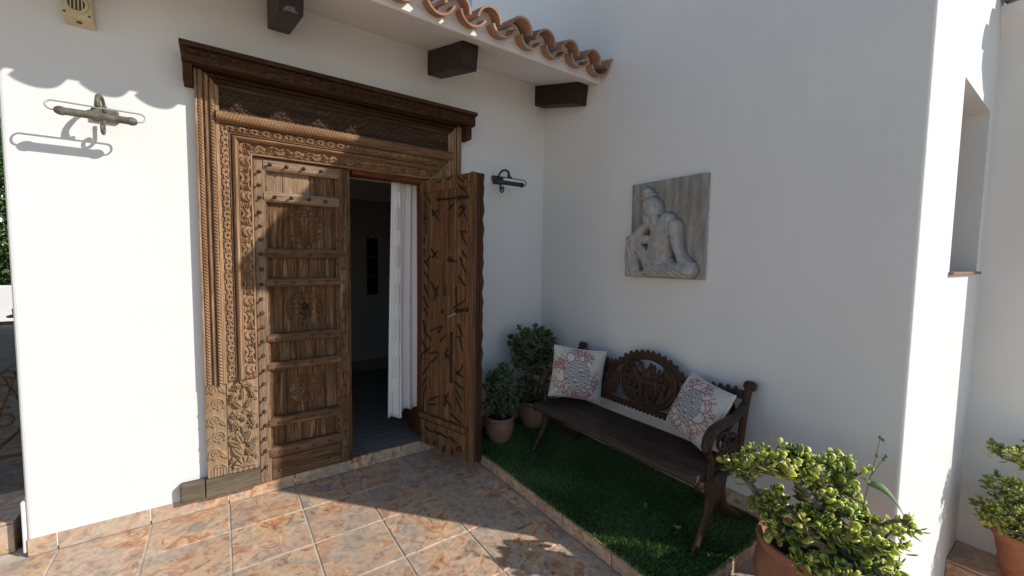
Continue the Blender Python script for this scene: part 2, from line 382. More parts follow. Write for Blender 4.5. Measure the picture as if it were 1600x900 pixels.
# ---- terrace
terr = MB().box(-4.6, 2.75, -4.2, 3.30, -0.6, -0.0045).build('terrace_floor', 'grout')
tag(terr, kind='structure')
GAP = 0.0095
_tiles = {}
def floor_tile(x0, x1, y0, y1, parent, z=0.0, mat='slate_tile', tilt=0.0011):
    lx, ly = round(x1-x0-GAP, 4), round(y1-y0-GAP, 4)
    key = (lx, ly, mat)
    if key not in _tiles: _tiles[key] = tile_mesh('tile', lx, ly, 0.012, mat)
    o = piece('tile', _tiles[key], parent, ((x0+x1)/2, (y0+y1)/2, z+random.uniform(-0.0009, 0.0009)), (random.uniform(-tilt, tilt), random.uniform(-tilt, tilt), 0))
    return o
XE = 1.640
for i in range(-9, 10):
    xa, xb = TX0+i*TS, TX0+(i+1)*TS
    for j in range(-1, 17):
        if j == -1: ya, yb = TY1, YW-0.004
        else: ya, yb = TY1-(j+1)*TS, TY1-j*TS
        if xa > 2.70 or xa < -4.3 or yb < -3.6: continue
        x1, y1 = min(xb, 2.745), yb
        if x1 - xa < 0.03: continue
        if yb > 1.0 and x1 > XE:                     # beside or inside the raised bed
            if xa < XE-0.03: floor_tile(xa, XE-0.002, max(ya, 1.0) if ya < 1.0 < yb else ya, yb, terr)
            if ya < 1.0 < yb and xa >= XE-0.4: floor_tile(max(xa, XE), min(x1, XB), ya, 0.993, terr)
            continue
        if xa > XB-0.05 and ya > YC: continue
        if x1 > XB and yb > YC: x1 = XB-0.002
        floor_tile(xa, x1, ya, yb, terr)

# ---- lower level beside the end wall
low = MB().box(2.752, 7, -4.2, 0.9, -0.62, -0.56).build('lower_floor', 'grout'); tag(low, kind='structure')
for i in range(4):
    for j in range(5):
        floor_tile(2.76+i*0.298, 2.76+(i+1)*0.298, YC-(j+1)*TS, YC-j*TS, low, -0.548)
led = MB().box(3.97, 5.6, -1.2, YC, -0.6, -0.382).build('ledge', 'grout'); tag(led, kind='structure')
for i in range(3):
    for j in range(4):
        floor_tile(3.962+i*TS, 3.962+(i+1)*TS, YC-(j+1)*TS, YC-j*TS, led, -0.37)
tm = with_mat(MB().box(-0.006, 0.006, -TS/2+0.004, TS/2-0.004, -0.08, 0.08).mesh('tile'), 'slate_tile')
for j in range(4): piece('tile', tm, led, (3.962, YC-(j+0.5)*TS, -0.468))

# ---- porch at the left
por = MB().box(-12, -0.94, 3.275, 14.5, -0.5, 0.157).box(-0.94, -0.875, 3.52, 14.5, -0.5, 0.157).build('porch_floor', 'porch_tile'); tag(por, kind='structure')
for i in range(8):
    for j in range(13):
        xa = -0.94-(i+1)*0.42; ya = 3.262+j*0.42
        floor_tile(xa, xa+0.42, ya, ya+0.42, por, 0.17, 'porch_tile' if j else 'slate_tile')
rm = with_mat(MB().box(-0.206, 0.206, -0.006, 0.006, 0.003, 0.154).mesh('tile'), 'slate_tile')
for i in range(8): piece('tile', rm, por, (-0.94-(i+0.5)*0.42, 3.268, 0))

# ================================================================== HOUSE (door wall, eave, rooms)
house = thing('white_house', 'white plastered house front with tiled eave above the carved doorway', 'house', (0.8, YW, 0))
def holed_wall(name, xs, zs, hole, y0, y1, mat, parent, corner=None):
    """vertical wall along x with one rectangular opening, shared vertices, open reveals closed"""
    bm = bmesh.new(); V = {}
    off = wloc(parent)
    def v(i, k, y):
        key = (i, k, y)
        if key not in V: V[key] = bm.verts.new(Vector((xs[i], y, zs[k]))-off)
        return V[key]
    nx, nz = len(xs)-1, len(zs)-1
    for y, fl in ((y0, False), (y1, True)):
        for i in range(nx):
            for k in range(nz):
                if (i, k) == hole: continue
                q = [v(i, k, y), v(i+1, k, y), v(i+1, k+1, y), v(i, k+1, y)]
                bm.faces.new(q[::-1] if fl else q)
    def side(a, b): bm.faces.new([v(*a, y0), v(*a, y1), v(*b, y1), v(*b, y0)])
    for i in range(nx): side((i, 0), (i+1, 0)); side((i+1, nz), (i, nz))
    for k in range(nz): side((0, k+1), (0, k)); side((nx, k), (nx, k+1))
    if hole:
        i, k = hole
        side((i+1, k), (i, k)); side((i, k), (i, k+1)); side((i, k+1), (i+1, k+1)); side((i+1, k+1), (i+1, k))
    bmesh.ops.recalc_face_normals(bm, faces=bm.faces)
    if corner:
        es = [e for e in bm.edges if all(corner(q.co+off) for q in e.verts)]
        bmesh.ops.bevel(bm, geom=es, offset=0.018, segments=3, affect='EDGES', profile=0.5)
    me = bpy.data.meshes.new(name); bm.to_mesh(me); bm.free()
    return link(name, me, mat, parent)
holed_wall('front_wall', [-0.873, 0.183, 1.38, XB], [0.02, 0.05, 2.238, 3.40], (1, 1), YW, 3.515, 'plaster', house,
           lambda c: abs(c.x+0.873) < 1e-4 and abs(c.y-YW) < 1e-4)
MB().box(-0.873, XB, YW+0.012, 3.515, -0.3, 0.048).build('footing', 'grout', house)
# little plaster pilaster at the foot of the wall's left end
MB().box(-0.890, -0.8735, YW+0.006, 3.50, 0.02, 0.30).build('corner_strip', 'plaster', house, bevel=0.006)

# skirting tiles
sk = bpy.data.objects.new('skirting', None); COL.objects.link(sk); sk.parent = house
xj = [-0.873] + [TX0+i*TS for i in range(0, 7)] + [XE]
for a, b in zip(xj[:-1], xj[1:]):
    tmx = with_mat(MB().box(-(b-a)/2+0.004, (b-a)/2-0.004, -0.005, 0.008, 0.002, 0.0945).mesh('tile'), 'slate_tile')
    piece('tile', tmx, sk, ((a+b)/2, YW, 0))
for a, b in ((XE+0.003, 2.02), (2.02, 2.40), (2.40, XB-0.012)):
    tmx = with_mat(MB().box(-(b-a)/2+0.003, (b-a)/2-0.003, -0.010, -0.001, 0.08, 0.19).mesh('tile'), 'slate_tile')
    piece('tile', tmx, sk, ((a+b)/2, YW, 0))

# eave: soffit, fascia, clay tiles
def extrude_x(prof, x0, x1):
    n = len(prof); vs = [(x0, y, z) for y, z in prof] + [(x1, y, z) for y, z in prof]
    fs = [tuple(range(n)), tuple(reversed(range(n, 2*n)))] + [(i, i+n, (i+1) % n+n, (i+1) % n) for i in range(n)]
    return MB().add(vs, fs)
ev = extrude_x([(3.60, 3.38), (3.60, 3.29), (3.168, 3.245), (2.468, 3.057), (2.455, 3.065), (2.452, 3.115), (2.52, 3.145)], -2.3, XB-0.001).build('soffit', 'plaster', house)
bm = bmesh.new(); bm.from_mesh(ev.data); bmesh.ops.recalc_face_normals(bm, faces=bm.faces); bm.to_mesh(ev.data); bm.free()
roof = bpy.data.objects.new('eave_roof', None); COL.objects.link(roof); roof.parent = house
def half_pipe(r0, r1, L, th, a0, a1, n=12):
    """tile along +y, curved section in xz, tapering r0 -> r1"""
    m = MB(); vs = []; fs = []
    for yi, rr in ((0, r0), (L, r1)):
        for rad in (rr, rr-th):
            for k in range(n+1):
                a = a0+(a1-a0)*k/n; vs.append((rad*math.cos(a), yi, rad*math.sin(a)))
    q = n+1
    for k in range(n):
        fs += [(k, k+1, 2*q+k+1, 2*q+k), (q+k+1, q+k, 3*q+k, 3*q+k+1), (k+1, k, q+k, q+k+1), (2*q+k, 2*q+k+1, 3*q+k+1, 3*q+k)]
    fs += [(0, 2*q, 3*q, q), (n, q+n, 3*q+n, 2*q+n)]
    return m.add(vs, fs)
PITCH = 0.2285; SLOPE = math.atan(0.27)
me_ch = with_mat(half_pipe(0.100, 0.088, 0.44, 0.014, R(200), R(340)).mesh('roof_tile', True), 'roof_clay'); me_ch.set_sharp_from_angle(angle=R(40))
me_cv = with_mat(half_pipe(0.092, 0.080, 0.44, 0.014, R(4), R(176)).mesh('roof_tile', True), 'roof_clay'); me_cv.set_sharp_from_angle(angle=R(40))
plug = MB().lathe([(0.001, 0), (0.074, 0), (0.074, 0.05), (0.001, 0.05)], n=14, axis='y')
me_pl = with_mat(plug.mesh('mortar_plug'), 'mortar')
for row in range(3):
    for k in range(22):
        xc = 2.484-k*PITCH
        if xc < -2.25: continue
        y0 = 2.345+row*0.36; z0 = 3.165+row*0.36*0.27+0.022*row
        jx = random.uniform(-0.007, 0.007); rz = random.uniform(-0.045, 0.045)
        piece('roof_tile', me_ch, roof, (xc+jx, y0+random.uniform(-0.014, 0.014), z0+random.uniform(-.003, .003)), (SLOPE+random.uniform(-.03, .03), random.uniform(-0.09, 0.09), rz))
        xv = xc-PITCH/2
        piece('roof_tile', me_cv, roof, (xv+jx, y0+random.uniform(-0.018, 0.018)-0.004, z0-0.038+random.uniform(-.003, .004)), (SLOPE+random.uniform(-.03, .03), random.uniform(-0.08, 0.08), -rz))
        if row == 0: piece('mortar_plug', me_pl, roof, (xv, y0+0.095, z0-0.014), (SLOPE, 0, 0))
# half tile against the side wall
piece('roof_tile', me_cv, roof, (2.484+PITCH/2+0.02, 2.345, 3.127), (SLOPE, 0, 0))
deck = extrude_x([(2.47, 3.118), (2.47, 3.09), (7.0, 4.31), (7.0, 4.34)], -2.3, XB-0.002).build('roof_deck', 'mortar', house)

# timber brackets under the soffit
def bracket(x0, x1):
    z = lambda y: 3.243-0.27*(YW-y)
    m = MB().hexa([(x0+0.004, 2.604, z(2.604)-0.172), (x1-0.004, 2.604, z(2.604)-0.172), (x1, YW+0.03, 3.068), (x0, YW+0.03, 3.068),
                   (x0, 2.585, z(2.585)+0.002), (x1, 2.585, z(2.585)+0.002), (x1, YW+0.03, 3.25), (x0, YW+0.03, 3.25)])
    o = m.build('roof_bracket', 'beam_wood', house, bevel=0.005); return o
bracket(0.285, 0.412); bracket(1.381, 1.510); bracket(2.462, 2.583); bracket(-0.81, -0.685)

# rooms behind the doorway
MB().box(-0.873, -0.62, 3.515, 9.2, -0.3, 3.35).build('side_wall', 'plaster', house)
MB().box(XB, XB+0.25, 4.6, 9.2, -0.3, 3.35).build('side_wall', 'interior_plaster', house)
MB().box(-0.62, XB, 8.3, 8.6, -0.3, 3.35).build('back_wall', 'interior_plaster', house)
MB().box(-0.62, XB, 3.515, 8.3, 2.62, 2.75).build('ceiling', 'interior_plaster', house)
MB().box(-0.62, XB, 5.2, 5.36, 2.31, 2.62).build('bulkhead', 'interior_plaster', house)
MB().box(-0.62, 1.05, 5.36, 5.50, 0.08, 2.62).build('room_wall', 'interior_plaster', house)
ifl = MB().box(-0.62, XB, YW+0.02, 8.3, 0.0, 0.078).build('room_floor', 'grout', house)
def plank(x0, x1, y0, y1):
    key = ('p', round(x1-x0, 4), round(y1-y0, 4))
    if key not in _tiles: _tiles[key] = tile_mesh('plank', x1-x0-0.004, y1-y0-0.004, 0.008, 'plank_grey', 0.0015)
    o = bpy.data.objects.new('plank', _tiles[key]); COL.objects.link(o); o.parent = ifl
    o.location = Vector(((x0+x1)/2, (y0+y1)/2, 0.0855))-wloc(ifl)
for j in range(16):
    ya = YW+0.004+j*0.155; sh = random.uniform(0, 0.9)
    x = -0.6-sh
    while x < XB:
        a, b = max(x, -0.6), min(x+0.95, XB-0.01)
        if b-a > 0.05: plank(a, b, ya, ya+0.155)
        x += 0.95

# ================================================================== SIDE WING
wing = thing('house_wing', 'tall white side wing whose shaded wall stands behind the bench and relief', 'house', (3.4, YC, 0))
zt = lambda y: 3.80+0.267*(y-YC)
def wing_shell():
    bm = bmesh.new(); off = wloc(wing)
    xs = [XB, 3.29, 4.15, 4.32]; zs = [-0.6, 1.555, 2.62, 3.80]
    P = lambda x, y, z: bm.verts.new(Vector((x, y, z))-off)
    F = [[P(x, YC, z) for z in zs] for x in xs]
    for i in range(3):
        for k in range(3):
            if (i, k) == (1, 1): continue
            bm.faces.new([F[i][k], F[i+1][k], F[i+1][k+1], F[i][k+1]])
    D = 0.26
    b = {(i, k): P(xs[i], YC+D, zs[k]) for i in (1, 2) for k in (1, 2)}
    c = [(1, 1), (2, 1), (2, 2), (1, 2)]
    for a, d in zip(c, c[1:]+c[:1]):
        bm.faces.new([F[a[0]][a[1]], F[d[0]][d[1]], b[d], b[a]])
    bm.faces.new([b[q] for q in c])
    back = [P(XB, 4.6, -0.6), P(XB, 4.6, zt(4.6))]
    bm.faces.new([F[0][0], F[0][1], F[0][2], F[0][3], back[1], back[0]])
    r = [P(4.32, 4.6, -0.6), P(4.32, 4.6, zt(4.6))]
    bm.faces.new([back[0], back[1], r[1], r[0]])
    bm.faces.new([r[0], r[1], F[3][3], F[3][2], F[3][1], F[3][0]])
    bm.faces.new([F[0][3], F[1][3], F[2][3], F[3][3], r[1], back[1]])
    bmesh.ops.recalc_face_normals(bm, faces=bm.faces)
    es = [e for e in bm.edges if all(abs(q.co.x+off.x-XB) < 1e-4 and abs(q.co.y+off.y-YC) < 1e-4 for q in e.verts)]
    bmesh.ops.bevel(bm, geom=es, offset=0.014, segments=3, affect='EDGES', profile=0.5)
    me = bpy.data.meshes.new('wing_wall'); bm.to_mesh(me); bm.free()
    return link('wing_wall', me, 'plaster_streaked', wing)
wing_shell()
win = MB().box(3.30, 4.14, YC+0.235, YC+0.255, 1.575, 2.61).build('window', 'window_glass', wing)
fr = MB()
for bx in ((3.292, 3.34), (4.10, 4.148), (3.70, 3.74)): fr.box(bx[0], bx[1], YC+0.205, YC+0.234, 1.577, 2.618)
fr.box(3.34, 3.70, YC+0.207, YC+0.233, 1.577, 1.625).box(3.74, 4.10, YC+0.207, YC+0.233, 1.577, 1.625).box(3.34, 3.70, YC+0.207, YC+0.233, 2.57, 2.618).box(3.74, 4.10, YC+0.207, YC+0.233, 2.57, 2.618)
fr.build('frame', 'beam_wood', win)
MB().box(3.27, 4.17, YC-0.022, YC+0.20, 1.5565, 1.574).build('sill', 'terracotta_pale', win, bevel=0.003)
# projecting block and its little eave at the right
MB().box(4.306, 5.8, -0.03, 0.95, -0.6, 3.30).build('corner_block', 'plaster', wing, bevel=0.012)
ce = MB().hexa([(4.20, -0.08, 3.22), (4.33, -0.08, 3.10), (4.33, YC-0.001, 3.10), (4.20, YC-0.001, 3.22), (4.20, -0.08, 3.30), (4.33, -0.08, 3.34), (4.33, YC-0.001, 3.34), (4.20, YC-0.001, 3.30)])
ce.build('corner_eave', 'plaster', wing)
wr = bpy.data.objects.new('wing_roof', None); COL.objects.link(wr); wr.parent = wing
m = MB(); n0, n1 = 0.28, 4.7
m.hexa([(XB-0.05, n0, zt(n0)-0.15), (4.5, n0, zt(n0)-0.15), (4.5, n1, zt(n1)+0.003), (XB-0.05, n1, zt(n1)+0.003), (XB-0.05, n0, zt(n0)+0.02), (4.5, n0, zt(n0)+0.02), (4.5, n1, zt(n1)+0.10), (XB-0.05, n1, zt(n1)+0.10)])
m.build('roof_slab', 'mortar', wr)
for k in range(10): piece('roof_tile', me_cv, wr, (2.66+k*0.2, 0.20, zt(0.2)+0.02), (SLOPE, 0, random.uniform(-0.02, 0.02)))
for k in range(3):
    piece('roof_tile', me_cv, wr, (4.16, 0.0+k*0.19, 3.31), (0.2, 0, R(-90)))
# skirting along the side wall above the turf
for a, b in ((1.0, 1.35), (1.35, 1.73), (1.73, 2.11), (2.11, 2.49), (2.49, 2.87), (2.87, YW-0.012)):
    tmx = with_mat(MB().box(-0.011, -0.001, -(b-a)/2+0.003, (b-a)/2-0.003, 0.08, 0.19).mesh('tile'), 'slate_tile')
    piece('tile', tmx, wing, (XB, (a+b)/2, 0))

# ================================================================== TURF BED
bed = MB().box(XE+0.012, XB-0.001, 1.012, YW-0.001, -0.3, 0.076).build('turf_bed', 'turf_base'); tag(bed, kind='structure')
ys = [1.0+i*0.3831 for i in range(6)]+[YW-0.003]
for a, b in zip(ys[:-1], ys[1:]):
    if b-a < 0.05: continue
    tmx = with_mat(MB().box(-0.0, 0.011, -(b-a)/2+0.003, (b-a)/2-0.003, 0.001, 0.083).mesh('tile'), 'slate_tile')
    piece('tile', tmx, bed, (XE, (a+b)/2, 0))
for a, b in ((XE+0.012, 2.02), (2.02, 2.40), (2.40, XB-0.002)):
    tmx = with_mat(MB().box(-(b-a)/2+0.003, (b-a)/2-0.003, 0.0, 0.011, 0.001, 0.083).mesh('tile'), 'slate_tile')
    piece('tile', tmx, bed, ((a+b)/2, 1.0, 0))
def turf():
    n = 120000; rg = np.random.default_rng(3)
    x = rg.uniform(XE-0.003, XB-0.012, n); y = rg.uniform(0.998, YW-0.012, n)
    L = rg.uniform(0.014, 0.030, n)*(1+0.25*np.sin(x*8+1)*np.sin(y*7)); th = rg.uniform(0, 2*np.pi, n)
    sx = np.sin(x*9+2*np.sin(y*5))*0.35; lean = rg.uniform(0.2, 0.9, n)
    dx = np.cos(th)*lean+sx*0.5; dy = np.sin(th)*lean-0.25
    wv = rg.uniform(0.0007, 0.0013, n); px, py = -np.sin(th)*wv, np.cos(th)*wv
    z0 = np.full(n, 0.075)
    V = np.empty((n, 4, 3)); nz = L/np.sqrt(1+dx**2+dy**2)
    V[:, 0] = np.stack([x-px, y-py, z0], 1); V[:, 1] = np.stack([x+px, y+py, z0], 1)
    V[:, 2] = np.stack([x+dx*nz*0.45+px, y+dy*nz*0.45+py, z0+nz*0.7], 1)
    V[:, 3] = np.stack([x+dx*nz, y+dy*nz, z0+nz], 1)
    F = np.arange(n*4).reshape(n, 4)
    me = raw_mesh('turf', V.reshape(-1, 3), F)
    lowf = 0.13*np.sin(x*11+1.5*np.sin(y*6))+0.12*np.sin(y*9+2*np.sin(x*7+1))
    tn = np.clip(rg.normal(0.5, 0.2, n)+lowf, 0, 0.9); tn[rg.random(n) < 0.05] = 1.1
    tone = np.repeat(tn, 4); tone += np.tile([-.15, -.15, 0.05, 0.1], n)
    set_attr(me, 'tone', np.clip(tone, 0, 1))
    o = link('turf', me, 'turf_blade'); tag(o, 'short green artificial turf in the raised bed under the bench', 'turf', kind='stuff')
turf()

# ================================================================== CARVED DOORWAY
door = thing('carved_doorway', 'old carved brown wooden double doorway with one leaf standing open', 'doorway', (0.78, YW, 0.09))
TAU = 2*np.pi
def almond(t, y, cx, cy, ang, L, W, rib=0.35, veins=0.0, vn=7):
    ca, sa = math.cos(ang), math.sin(ang)
    a = (t-cx)*ca+(y-cy)*sa; b = -(t-cx)*sa+(y-cy)*ca
    q = np.clip(a/L, 0, 1); ww = W*np.sin(np.pi*q**0.75)+1e-6
    d = np.abs(b)/ww; ins = (a > 0) & (a < L) & (d < 1)
    h = np.sqrt(np.clip(1-d*d, 0, 1))*(1-rib*np.exp(-(b/(0.16*W))**2))
    if veins: h = h*(1-veins*(0.5+0.5*np.cos(TAU*(vn*q-np.abs(b)/W*1.1))))
    return np.where(ins, h, 0)
def flower(t, y, cx, cy, r0, n=6):
    r = np.hypot(t-cx, y-cy); th = np.arctan2(y-cy, t-cx)
    pet = r0*(0.78+0.22*np.cos(n*th)); h = np.sqrt(np.clip(1-(r/pet)**2, 0, 1))*(0.6+0.4*np.cos(n*th))*0.9
    h = np.where(r < r0*0.34, 0.25, h); h = np.maximum(h, np.where(r < r0*0.2, np.sqrt(np.clip(1-(r/(r0*0.2))**2, 0, 1)), 0))
    return h
def f_flat(h): return lambda v, w, s: np.full_like(v, h)
def f_rope(h, amp, per, relief=0.006, tw=0.6):
    def f(v, w, s):
        c = 2*v/w-1; p = np.sqrt(np.clip(1-c*c, 0, 1))
        g = (0.5+0.5*np.cos(TAU*(s/per+c*tw)))**0.6
        return h+p*amp+relief*p*g
    return f
def f_bead(h, amp, per):
    def f(v, w, s):
        c = 2*v/w-1; p = np.sqrt(np.clip(1-c*c, 0, 1))
        k = 0.5+0.5*np.cos(TAU*s/per); d = 0.5+0.5*np.cos(TAU*(s/per*1.0)+np.pi*np.sign(c))
        return h+p*amp+0.010*p*np.sqrt(k)*np.abs(np.cos(c*3.4))
    return f
def f_scroll(h, P=0.064):
    def f(v, w, s):
        k = np.floor(s/P); t = (s/P-k-0.5)*P; y = v-w/2
        r = np.hypot(t, y); th = np.arctan2(y, t)
        a = (0.5+0.5*np.cos(TAU*r/0.0125-th))*np.exp(-(r/0.024)**4)
        a = np.maximum(a, np.exp(-(r/0.005)**2))
        b = np.maximum(almond(t, y, -0.032, -w*0.36, 0.5, 0.034, 0.010), almond(t, y, -0.030, w*0.36, -0.6, 0.034, 0.010))
        b = np.maximum(b, np.maximum(almond(t, y, 0.034, -w*0.4, 2.5, 0.03, 0.008), almond(t, y, 0.034, w*0.3, -2.5, 0.03, 0.009)))
        return h+0.021*np.maximum(a, 0.85*b)-0.006
    return f
def f_vine(h, P=0.110, amp=0.022):
    def f(v, w, s):
        k = np.floor(s/P); t = (s/P-k-0.5)*P; y = v-w/2; sg = np.where(k % 2 == 0, 1.0, -1.0); y = y*sg
        q = flower(t, y, 0.0, 0.004, w*0.36, 7)
        for cx, cy, an, L, W in ((-0.058, -w*0.42, 0.75, 0.052, 0.012), (-0.060, w*0.10, 0.55, 0.048, 0.010), (0.058, w*0.42, -2.4, 0.050, 0.012), (0.060, -w*0.1, -2.6, 0.045, 0.010),
                                 (-0.02, w*0.46, -0.35, 0.04, 0.008), (0.025, -w*0.46, 2.85, 0.04, 0.008)):
            q = np.maximum(q, 0.95*almond(t, y, cx, cy, an, L, W))
        st = np.exp(-((y-w*0.30*np.sin(np.pi*s/P))/0.0035)**2)*0.55
        return h-0.004*(amp > 0.015)+amp*np.maximum(q, st)
    return f
def f_lattice(h, d=0.052):
    def f(v, w, s):
        p = (s+v)/d; q = (s-v)/d; fp = np.abs(p-np.round(p)); fq = np.abs(q-np.round(q))
        rib = np.maximum(np.exp(-(fp/0.10)**2), np.exp(-(fq/0.10)**2))
        cell = np.clip(1-(np.abs((p % 1)-0.5)+np.abs((q % 1)-0.5))*2.6, 0, 1)
        ring = np.exp(-((np.hypot((p % 1)-0.5, (q % 1)-0.5)-0.26)/0.06)**2)
        return h+0.016*np.maximum(rib, np.maximum(0.9*cell, 0.7*ring))
    return f
def strip(name, u0, u1, s0, s1, fn, place, mat, parent, flip, du=0.0022, ds=0.0034, floor=0.02):
    nu = max(4, int((u1-u0)/du)); ns = None
    U = np.linspace(u0+0.0003, u1-0.0003, nu); U = np.concatenate([[U[0]], U, [U[-1]]]); nu += 2
    a = np.array([s0(u) for u in U]); b = np.array([s1(u) for u in U])
    ns = max(8, int((b-a).max()/ds)); T = np.linspace(0, 1, ns)
    T = np.concatenate([[0], T, [1]]); ns += 2
    S = a[:, None]+(b-a)[:, None]*T[None]; UU = np.repeat(U[:, None], ns, 1)
    H = fn(UU-u0, u1-u0, S)
    H[0] = floor; H[-1] = floor; H[:, 0] = floor; H[:, -1] = floor
    V = np.stack(place(UU, S, H), -1).reshape(-1, 3)
    return hfield(name, V, nu, ns, mat, parent, flip)

FW = 0.281; XO = -0.100; XR = 1.660; ZI = 2.238; ZO = 2.611; KO = 1.11
left = bpy.data.objects.new('jamb', None); COL.objects.link(left); left.parent = door
right = bpy.data.objects.new('jamb', None); COL.objects.link(right); right.parent = door
head = bpy.data.objects.new('lintel', None); COL.objects.link(head); head.parent = door
pl_left = lambda U, S, H: (XO+U, YW-H, S)
pl_right = lambda U, S, H: (XR-U, YW-H, S)
pl_inner = lambda U, S, H: (S, YW-H, ZI+FW-U)
pl_outer = lambda U, S, H: (S, YW-H, ZO+(0.117-U)*KO)
inner = [('scroll_band', 0.117, 0.164, f_scroll(0.052)), ('fillet', 0.164, 0.169, f_flat(0.058)), ('bead_moulding', 0.176, 0.206, f_bead(0.044, 0.034, 0.014)),
         ('fillet', 0.206, 0.212, f_flat(0.058)), ('vine_band', 0.212, 0.270, f_vine(0.046)), ('fillet', 0.270, 0.281, f_flat(0.056))]
outer = [('fillet', 0.0, 0.012, f_flat(0.052)), ('rope_moulding', 0.012, 0.038, f_rope(0.040, 0.006, 0.019, 0.012)), ('fillet', 0.047, 0.068, f_rope(0.044, 0.004, 0.012, 0.005, 0.0)),
         ('rope_moulding', 0.070, 0.098, f_rope(0.036, 0.026, 0.020, 0.015)), ('fillet', 0.097, 0.117, f_flat(0.053))]
for nm, a, b, fn in inner:
    strip(nm, a, b, lambda u: 0.822, lambda u: ZI+FW-u, fn, pl_left, 'carved_wood', left, True)
    strip(nm, a, b, lambda u: 0.12, lambda u: ZI+FW-u, fn, pl_right, 'carved_wood', right, False, 0.004, 0.006)
    strip(nm, a, b, lambda u: XO+u, lambda u: XR-u, fn, pl_inner, 'carved_wood_across', head, True)
for nm, a, b, fn in outer:
    strip(nm, a, b, lambda u: 0.802, lambda u: ZO+(0.117-u)*KO, fn, pl_left, 'carved_wood', left, True)
    strip(nm, a, b, lambda u: 0.12, lambda u: ZO+(0.117-u)*KO, fn, pl_right, 'carved_wood', right, False, 0.004, 0.006)
    strip(nm, a, b, lambda u: XO+u, lambda u: XR-u, fn, pl_outer, 'cornice_wood', head, True)
# half-round roll under the lattice, lattice frieze
pl_roll = lambda U, S, H: (S, YW-H, 2.477-U)
strip('roll_moulding', 0.0, 0.073, lambda u: XO+0.10, lambda u: XR-0.10, f_rope(0.046, 0.046, 0.018, 0.006, 0.8), pl_roll, 'carved_wood_across', head, True)
pl_lat = lambda U, S, H: (S, YW-H, 2.611-U)
strip('lattice_frieze', 0.0, 0.133, lambda u: XO+0.117, lambda u: XR-0.117, f_lattice(0.030), pl_lat, 'lattice_wood', head, True)
# solid timber behind the carving
MB().box(XO, XO+FW, YW-0.030, YW-0.001, 0.205, 2.238).build('backing', 'carved_wood', left)
MB().box(XR-FW, XR, YW-0.030, YW-0.001, 0.09, 2.238).build('backing', 'carved_wood', right)
MB().box(XO, XR, YW-0.028, YW-0.0012, 2.2385, 2.745).build('backing', 'carved_wood_across', head)
# lower carved panels of the near jamb
def f_foliage(v, w, s):
    t = v-w/2; z = s-0.215; q = np.zeros_like(v)
    r = np.hypot(t, z-0.035); th = np.arctan2(z-0.035, t)
    q = np.maximum(q, np.where((r < 0.060) & (z > 0.03), 0.55+0.45*np.abs(np.cos(6*th)), 0))
    q = np.maximum(q, np.where((r < 0.022) & (z > 0.03), 0.9, 0))
    q = np.maximum(q, np.where(z < 0.030, 0.55+0.1*np.cos(TAU*t/0.03), 0))
    sp = [(-0.015, 0.10, 2.25, 0.085, 0.026), (0.015, 0.10, 0.85, 0.085, 0.026), (-0.02, 0.165, 2.5, 0.085, 0.024), (0.02, 0.165, 0.6, 0.085, 0.024),
          (-0.01, 0.185, 1.95, 0.09, 0.024), (0.01, 0.185, 1.2, 0.09, 0.024), (-0.062, 0.30, 1.0, 0.05, 0.015), (0.062, 0.30, 2.1, 0.05, 0.015),
          (-0.012, 0.42, 2.3, 0.075, 0.022), (0.014, 0.42, 0.85, 0.075, 0.022), (0.0, 0.475, 1.57, 0.07, 0.020), (-0.066, 0.475, 1.2, 0.06, 0.016), (0.064, 0.475, 1.95, 0.06, 0.016),
          (-0.045, 0.575, -0.6, 0.05, 0.015), (0.045, 0.575, 3.7, 0.05, 0.015), (-0.07, 0.06, 1.4, 0.05, 0.012), (0.07, 0.06, 1.75, 0.05, 0.012)]
    rgf = random.Random(3)
    for i in range(58):
        cx, cz = rgf.uniform(-0.072, 0.072), rgf.uniform(0.05, 0.59)
        q = np.maximum(q, 0.62*almond(t, z, cx, cz, rgf.uniform(0, 6.28), rgf.uniform(0.035, 0.06), rgf.uniform(0.009, 0.015), 0.5))
    for cx, cz, an, L, W in sp: q = np.maximum(q, 0.95*almond(t, z, cx, cz, an, L, W, 0.4, 0.45, 7))
    for cx, cz, rr in ((-0.038, 0.300, 0.034), (0.040, 0.295, 0.034), (-0.040, 0.375, 0.033), (0.042, 0.372, 0.031), (0.0, 0.345, 0.022), (-0.040, 0.545, 0.028), (0.042, 0.550, 0.028), (0.0, 0.570, 0.024), (0.0, 0.235, 0.018)):
        q = np.maximum(q, flower(t, z, cx, cz, rr, 6))
    return 0.034+0.032*q
def f_incised(v, w, s):
    t = v-w/2; P = 0.105; k = np.floor(s/P); z = (s/P-k-0.5)*P; sg = np.where(k % 2 == 0, 1, -1.0); t2 = t*sg
    r = np.hypot(t2-0.012, z); q = np.exp(-((r-0.030)/0.004)**2)+np.exp(-((r-0.016)/0.003)**2)
    q = np.maximum(q, almond(t2, z, -0.045, -0.04, 1.0, 0.07, 0.016, 0.8)); q = np.maximum(q, flower(t2, z, 0.012, 0, 0.016, 5))
    for i in range(5): q = np.maximum(q, 0.8*almond(t2, z, -0.05+0.022*i, -0.05+0.012*(i % 3), 1.3+0.35*(i % 2), 0.045, 0.009, 0.6))
    q = np.where(s < 0.27, 0.35+0.3*np.cos(TAU*t/0.016), q)
    return 0.046+0.010*np.clip(q, 0, 1)
strip('carved_panel', 0.111, FW, lambda u: 0.216, lambda u: 0.819, f_foliage, pl_left, 'carved_wood', left, True, 0.0019, 0.0024)
strip('carved_panel', 0.0, 0.107, lambda u: 0.216, lambda u: 0.799, f_incised, pl_left, 'carved_wood', left, True, 0.002, 0.0028)
